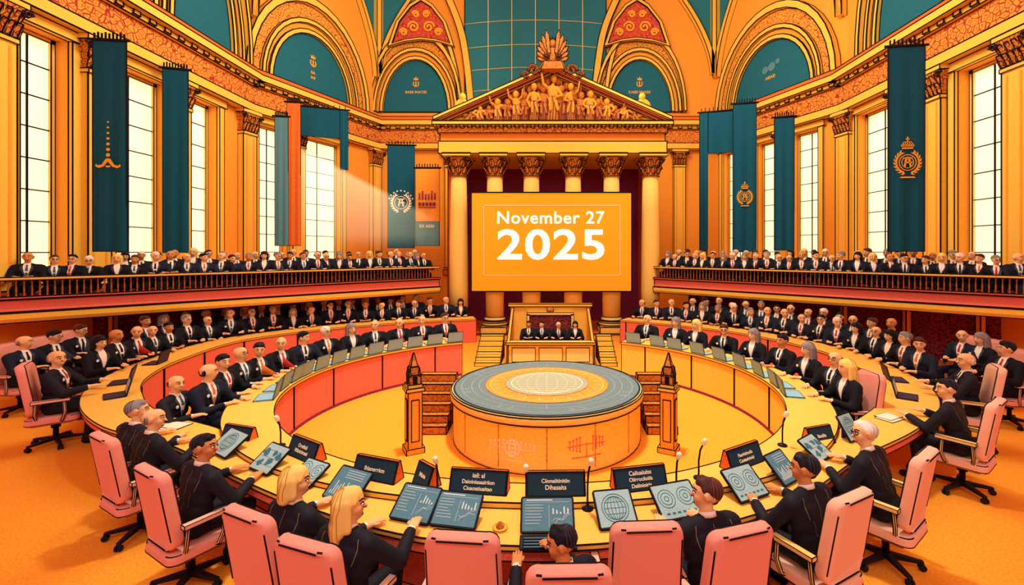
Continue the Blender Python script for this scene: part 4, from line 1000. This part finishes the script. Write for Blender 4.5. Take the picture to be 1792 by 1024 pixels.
def gallery(b,side):
    A,B,u,n,L=b
    for row_,(off,num,t0,t1,dz) in enumerate(((.45,29,.1,.975,0),(1.05,24,.24,.97,.08))):
        a=A+u*L*(t0-.02)-n*(off+.03); c=A+u*L*(t1+.02)-n*(off+.03)
        m=MB(); m.sweep([a,c],[n,n],[(-.17,ZDK+.37+dz),(-.17,ZDK+.43+dz),(.17,ZDK+.43+dz),(.17,ZDK+.37+dz)]); m.sweep([a,c],[n,n],[(-.05,ZDK),(-.05,ZDK+.37+dz),(.05,ZDK+.37+dz),(.05,ZDK)])
        tag(m.build('gallery_bench',[DORANGE]),'%s bench on the %s balcony'%('front' if row_==0 else 'rear',side),'bench')
        for k in range(num):
            t=t0+(t1-t0)*(k+R.uniform(-.2,.2))/(num-1); p=A+u*L*t-n*off; V,h,tc=randp()
            person(V,(p.x,p.y,ZDK+dz),face_rz((n+Vector((0,-.3))).normalized())+R.uniform(-.3,.3),R.uniform(.94,1.04),h,tc,rowlabel(h,tc,'from outer end, %s balcony %s row'%(side,'front' if row_==0 else 'rear'),k+1),'spectators on %s balcony'%side)
gallery(balL,'left'); gallery(balR,'right')
for k,x in enumerate((-.5,-.14,.32,.78)):
    V,h,tc=[(FV[2],('short','dark'),1),(FV[0],('short','dark'),1),(FV[1],None,0),(FV[4],('bob','dark'),None)][k]
    person(V,(x,12.65,0),PI,.8,h,tc,'%s person from left seated inside the speakers rostrum'%ordw(k+1),'people in the rostrum')
# ------------------------------------------------------------ table items
def tablet(px,off,w,h,tilt,kind,label,turn=0):
    i=e1_at(px,off); p=E1[i]-E1n[i]*off; rz=face_rz(-E1n[i])+turn
    t=thing('tablet_screen',label,'tablet',(p.x,p.y,ZT1),rz,'screens on the front table')
    Mx=Matrix.Translation((0,-h*.45*math.cos(tilt),.012))@Matrix.Rotation(tilt,4,'X')
    dark=kind in('lines','chart','laptop')
    m=MB(); m.M=Mx; m.prism([(x,y+h/2) for x,y in rrect(w/2,h/2,.02,3)],.014,0,0); m.build('frame',[FRAME],t,.004)
    m=MB(); m.M=Mx; m.box((0,h/2,.0155),(w-.025,h-.025,.003)); d=m.build('display',[SCREEND if dark else SCREENB],t)
    m=MB(); m.M=Mx@Matrix.Translation((0,h/2,.018))
    if kind in('lines','laptop'):
        m.box((-w*.15,h*.4,0),(w*.5,.008,.002)); m.box((0,h*.34,0),(w*.86,.002,.002))
        for k in range(7): 
            L=w*R.uniform(.2,.38); m.box((-w*.42+L/2,h*(.26-.085*k),0),(L,.003,.002))
        m.box((w*.03,-h*.05,0),(.002,h*.6,.002))
        m.tube([(w*.08+w*.05*j,-h*.3+h*.05*j+.012*math.sin(j*2+px),0) for j in range(8)],.002,4)
        m.tube([(w*.08+w*.05*j,-h*.2+h*.02*j+.014*math.sin(j*1.3+px*2),0) for j in range(8)],.002,4)
        for k in range(5): hh=h*(.06+.05*((k*7+px)%4)); m.box((w*(.11+.07*k),h*.08+hh/2-.02,0),(w*.025,hh,.002))
    elif kind=='circle':
        for r in (.11,.09): m.tube([(r*math.cos(a),r*math.sin(a),0) for a in [2*PI*k/28 for k in range(29)]],.003,4)
        for f in (.35,.7): m.tube([(.09*f*math.cos(a),.09*math.sin(a),0) for a in [2*PI*k/24 for k in range(25)]],.0025,4)
        for k in (-1,0,1): m.box((0,k*.045,0),(.18-.03*abs(k),.004,.002))
        m.box((0,0,0),(.004,.18,.002))
    elif kind=='eyes':
        for sx in (-1,1):
            for r in (.075,.05,.02): m.tube([(sx*.09+r*math.cos(a),.02+r*math.sin(a),0) for a in [2*PI*k/22 for k in range(23)]],.003,4)
        for k in range(6): m.box((-.13+.05*k,-.1,0),(.03,.015,.002))
    elif kind=='map':
        for (cx,cy,r) in ((-.3,.15,.13),(-.2,-.22,.1),(.08,.18,.09),(.12,-.12,.12),(.32,.12,.12)):
            m.prism([(cx*w+r*w*(1+.3*math.sin(3*a+cx*9))*math.cos(a),cy*h+r*h*(1.1+.3*math.cos(2*a+cy*9))*math.sin(a)) for a in [2*PI*k/12 for k in range(12)]],.002)
        for k in range(3): m.box((0,h*(-.25+.25*k),0),(w*.86,.002,.002))
    elif kind=='chart':
        for k in range(12): hh=.03+.09*abs(math.sin(k*1.3)); m.box((-w*.36+k*w*.065,-h*.35+hh/2,0),(.008,hh,.002))
        for k in range(4): m.box((.03,h*(.38-.07*k),0),(w*.55,.004,.002))
    m.build('screen_graphic',[SCRLINE if dark else SCRLN2],d)
    m=MB(); m.box((0,-h*.45*math.cos(tilt)+h*.8*math.cos(tilt),h*.8*math.sin(tilt)/2+.004),(.1,.015,h*.8*math.sin(tilt))); m.build('stand',[FRAME],t)
    if kind=='laptop':
        m=MB(); m.box((0,-.2,.01),(w,.16,.016)); 
        for r in range(4): m.box((0,-.26+.035*r,.02),(w*.88,.022,.004),1)
        m.build('keyboard',[FRAME,SCREEND],t,.004)
for a in ((395,.24,.4,.3,.6,'circle','tilted tablet with round chart, leftmost on the table'),(468,.26,.34,.3,.6,'map','tilted tablet with map blots beside the leftmost tablet'),(533,.3,.32,.26,.5,'eyes','tablet half hidden behind farther blonde person'),
   (597,.26,.38,.3,.65,'chart','slate tablet with bar chart left of the gesturing blonde'),(712,.25,.36,.3,.6,'lines','slate tablet with text and graph right of nearer blonde'),(815,.25,.38,.28,.6,'lines','slate tablet with text and graph behind left empty chair'),
   (958,.22,.42,.26,.75,'laptop','open slate laptop screen at bottom centre of the table'),(1062,.25,.32,.3,.65,'circle','tablet showing a globe right of the centre laptop'),(1180,.25,.4,.3,.6,'eyes','pale tablet with two round dials behind right empty chair'),
   (1295,.26,.36,.3,.65,'eyes','pale tablet with two round dials right of brown haired person'),(1367,.26,.3,.3,.75,'chart','slate tablet with bar chart on the right front arc'),(1432,.28,.32,.28,.6,'map','pale tablet with map blots on the right front arc'),(1492,.3,.28,.3,1.0,'circle','upright tablet with ring graphic, rightmost on the front arc')): tablet(*a)
def nameplate(px,w,lines,label,off=.12,turn=0,ring=2):
    if ring==2: i=e2_at(px,off); p=E2[i]+E2n[i]*off; rz=face_rz(-E2n[i])+turn; z=ZT2
    else: i=e1_at(px,off); p=E1[i]-E1n[i]*off; rz=face_rz(-E1n[i])+turn; z=ZT1
    t=thing('nameplate',label,'nameplate',(p.x,p.y,z),rz,'nameplates on the inner ledge'); h=.18
    m=MB(); m.M=Matrix.Translation((-w/2,0,0))@Matrix(((0,0,1,0),(1,0,0,0),(0,1,0,0),(0,0,0,1)))
    m.prism([(-.075,0),(.075,0),(.03,h),(0,h)],w); m.build('block',[DORANGE],t,.006)
    Mx=Matrix.Translation((0,-.0375,h/2))@Matrix.Rotation(PI/2-.395,4,'X')
    m=MB(); m.M=Mx; m.box((0,0,.004),(w-.02,h*1.0,.006)); f=m.build('face',[PLATE],t,.004)
    for k,l in enumerate(lines):
        me=textmesh(l,.052 if len(l)<12 else .045,CREAM,.0008,.001); wd=max(v.co.x for v in me.vertices)-min(v.co.x for v in me.vertices); sx=min(1,(w-.07)/wd)
        inst('lettering',me,f,Mx@Matrix.Translation((0,(len(lines)-1)*.026-.052*k,.009))@Matrix.Diagonal((sx,1,1,1)))
for a in ((420,.42,['Iiariosu','aninil'],'nameplate farthest left, at the left bend of the table',.44,.25,1),(543,.48,['Oreiiisii','Miinicimasi'],'nameplate with two lines, second from left on ledge'),(650,.48,['Ihianerrion'],'nameplate with a single line of lettering left of centre'),
   (832,.52,['iail: al','Daioiniasaairiion','Ciuaoatiuaitao'],'nameplate with three lines left of centre'),(973,.52,['Ciionaiitinitiin','Dihasaits'],'nameplate facing camera at the centre of ledge'),(1123,.5,['Caiiuaiuiss','Oiirrociioiiis','Daiiinioiris'],'nameplate with three lines right of centre'),
   (1297,.5,['Pauriuimoiis','Cosiauinioisi'],'nameplate with two lines second from right on ledge'),(1428,.36,['Iiauiiia'],'small nameplate farthest right, at the right bend',.44,-.25,1)): nameplate(*a)
nameplate(748,.24,['Maia'],'small nameplate turned sideways left of centre',.1,-.5)
def mic(px,ring,off,h,label,lean=0):
    if ring==2: i=e2_at(px,off); p=E2[i]+E2n[i]*off; z=ZT2; nn=E2n[i]
    else: i=e1_at(px,-off); p=E1[i]+E1n[i]*off; z=ZT1; nn=E1n[i]
    t=thing('desk_microphone',label,'microphone',(p.x,p.y,z),face_rz(-nn),'desk microphones')
    m=MB(); m.lathe([(.05,0),(.05,.014),(.02,.024),(.012,.034)],12); m.build('base',[METAL],t)
    m=MB(); m.tube([(0,0,.02),(0,0,h*.5),(lean*.3,-.01,h*.8),(lean,-.03,h)],.009,6); m.build('stem',[METAL],t)
    m=MB(); m.cap((lean,-.03,h),(lean*1.1,-.045,h+.03),.022,.025,10,3); m.build('head',[CREAM],t,0)
for px,r,o_,h,l,lab in ((492,2,.15,.3,.0,'microphone between the two left nameplates'),(774,2,.24,.3,0,'microphone just left of the three line nameplate'),(908,1,-.47,.36,0,'microphone between the two centre nameplates'),(1040,1,-.47,.4,.02,'microphone right of the centre nameplate'),(1186,2,.24,.3,0,'microphone right of the three line nameplate'),(1372,2,.15,.34,0,'microphone on right ledge beside small nameplate'),(1232,2,.15,.34,.03,'slim microphone on right ledge left of two line nameplate')): mic(px,r,o_,h,lab,l)
for x,y,lab in ((-6.55,7.05,'dark plum laptop nearest on left bend of outer table'),(-7.0,7.75,'dark plum laptop second on left bend of outer table'),(-7.55,9.0,'dark plum laptop third on left arm of outer table'),(5.35,6.95,'dark plum laptop on right bend of outer table'),(5.75,7.9,'dark plum laptop farther along right bend')):
    i=near1(x,y); p=E1[i]-E1n[i]*.35; laptop(p.x,p.y,ZT1,face_rz(-E1n[i]),LAPD,lab,'dark laptops on outer table',1.1)
for x,y,lab,a in ((-4.75,5.7,'white paper sheets on left bend of the table',.5),(-5.3,5.85,'single paper sheet farther left on table bend',.9),(4.35,6.1,'paper pad on right bend of the table',-.5)):
    i=near1(x,y); p=E1[i]-E1n[i]*.33; m=MB(); m.box((0,0,.004),(.3,.21,.006)); m.box((.05,.04,.009),(.29,.2,.004))
    o=m.build('paper_sheet',[PAPER],None,.003); o.location=(p.x,p.y,ZT1); o.rotation_euler=(0,0,face_rz(-E1n[i])+a*.3); tag(o,lab,'paper')
i=e1_at(888,.2); p=E1[i]-E1n[i]*.2; t=thing('small_dish','small yellow domed dish left of the centre laptop','dish',(p.x,p.y,ZT1))
m=MB(); m.lathe([(.02,0),(.055,.012),(.06,.016),(.03,.016)],16); m.build('saucer',[YELLOW],t); m=MB(); m.lathe([(.035,.014),(.033,.035),(.02,.05),(.005,.055)],14); m.build('dome',[GOLDD],t)
# ------------------------------------------------------------ light and camera
w=bpy.data.worlds.new('World'); sc.world=w; w.use_nodes=True; w.node_tree.nodes['Background'].inputs[0].default_value=(1,.32,.4,1); w.node_tree.nodes['Background'].inputs[1].default_value=.55
def light(kind,loc,rot,e,col,**k):
    l=bpy.data.lights.new(kind.lower()+'_light',kind); l.energy=e; l.color=col
    for a,b in k.items(): setattr(l,a,b)
    o=bpy.data.objects.new(l.name,l); COL.objects.link(o); o.location=loc; o.rotation_euler=rot; return o
light('SPOT',(0,6.5,15.5),(math.radians(5),0,0),8200,(1,.97,.86),spot_size=math.radians(54),spot_blend=1.0,shadow_soft_size=.6)
light('AREA',(0,10,13.5),(math.radians(50),0,0),750,(1,.95,.76),shape='RECTANGLE',size=10,size_y=4)
light('AREA',(0,-3,9),(math.radians(94),0,0),650,(1,.95,.8),shape='RECTANGLE',size=10,size_y=3)
for s in (-1,1): light('AREA',(s*1.5,13,12.4),(0,math.radians(80*-s),0),800,(1,.97,.78),shape='RECTANGLE',size=4,size_y=9)
cam=bpy.data.cameras.new('camera'); co=bpy.data.objects.new('camera',cam); COL.objects.link(co)
cam.sensor_width=36; cam.sensor_fit='HORIZONTAL'; cam.lens=36*F/1792; cam.shift_x=-(CX-896)/1792; cam.shift_y=-(512-CY)/1792
co.location=(0,0,EH); co.rotation_euler=(PI/2,0,0); cam.clip_start=.05; cam.clip_end=200; sc.camera=co
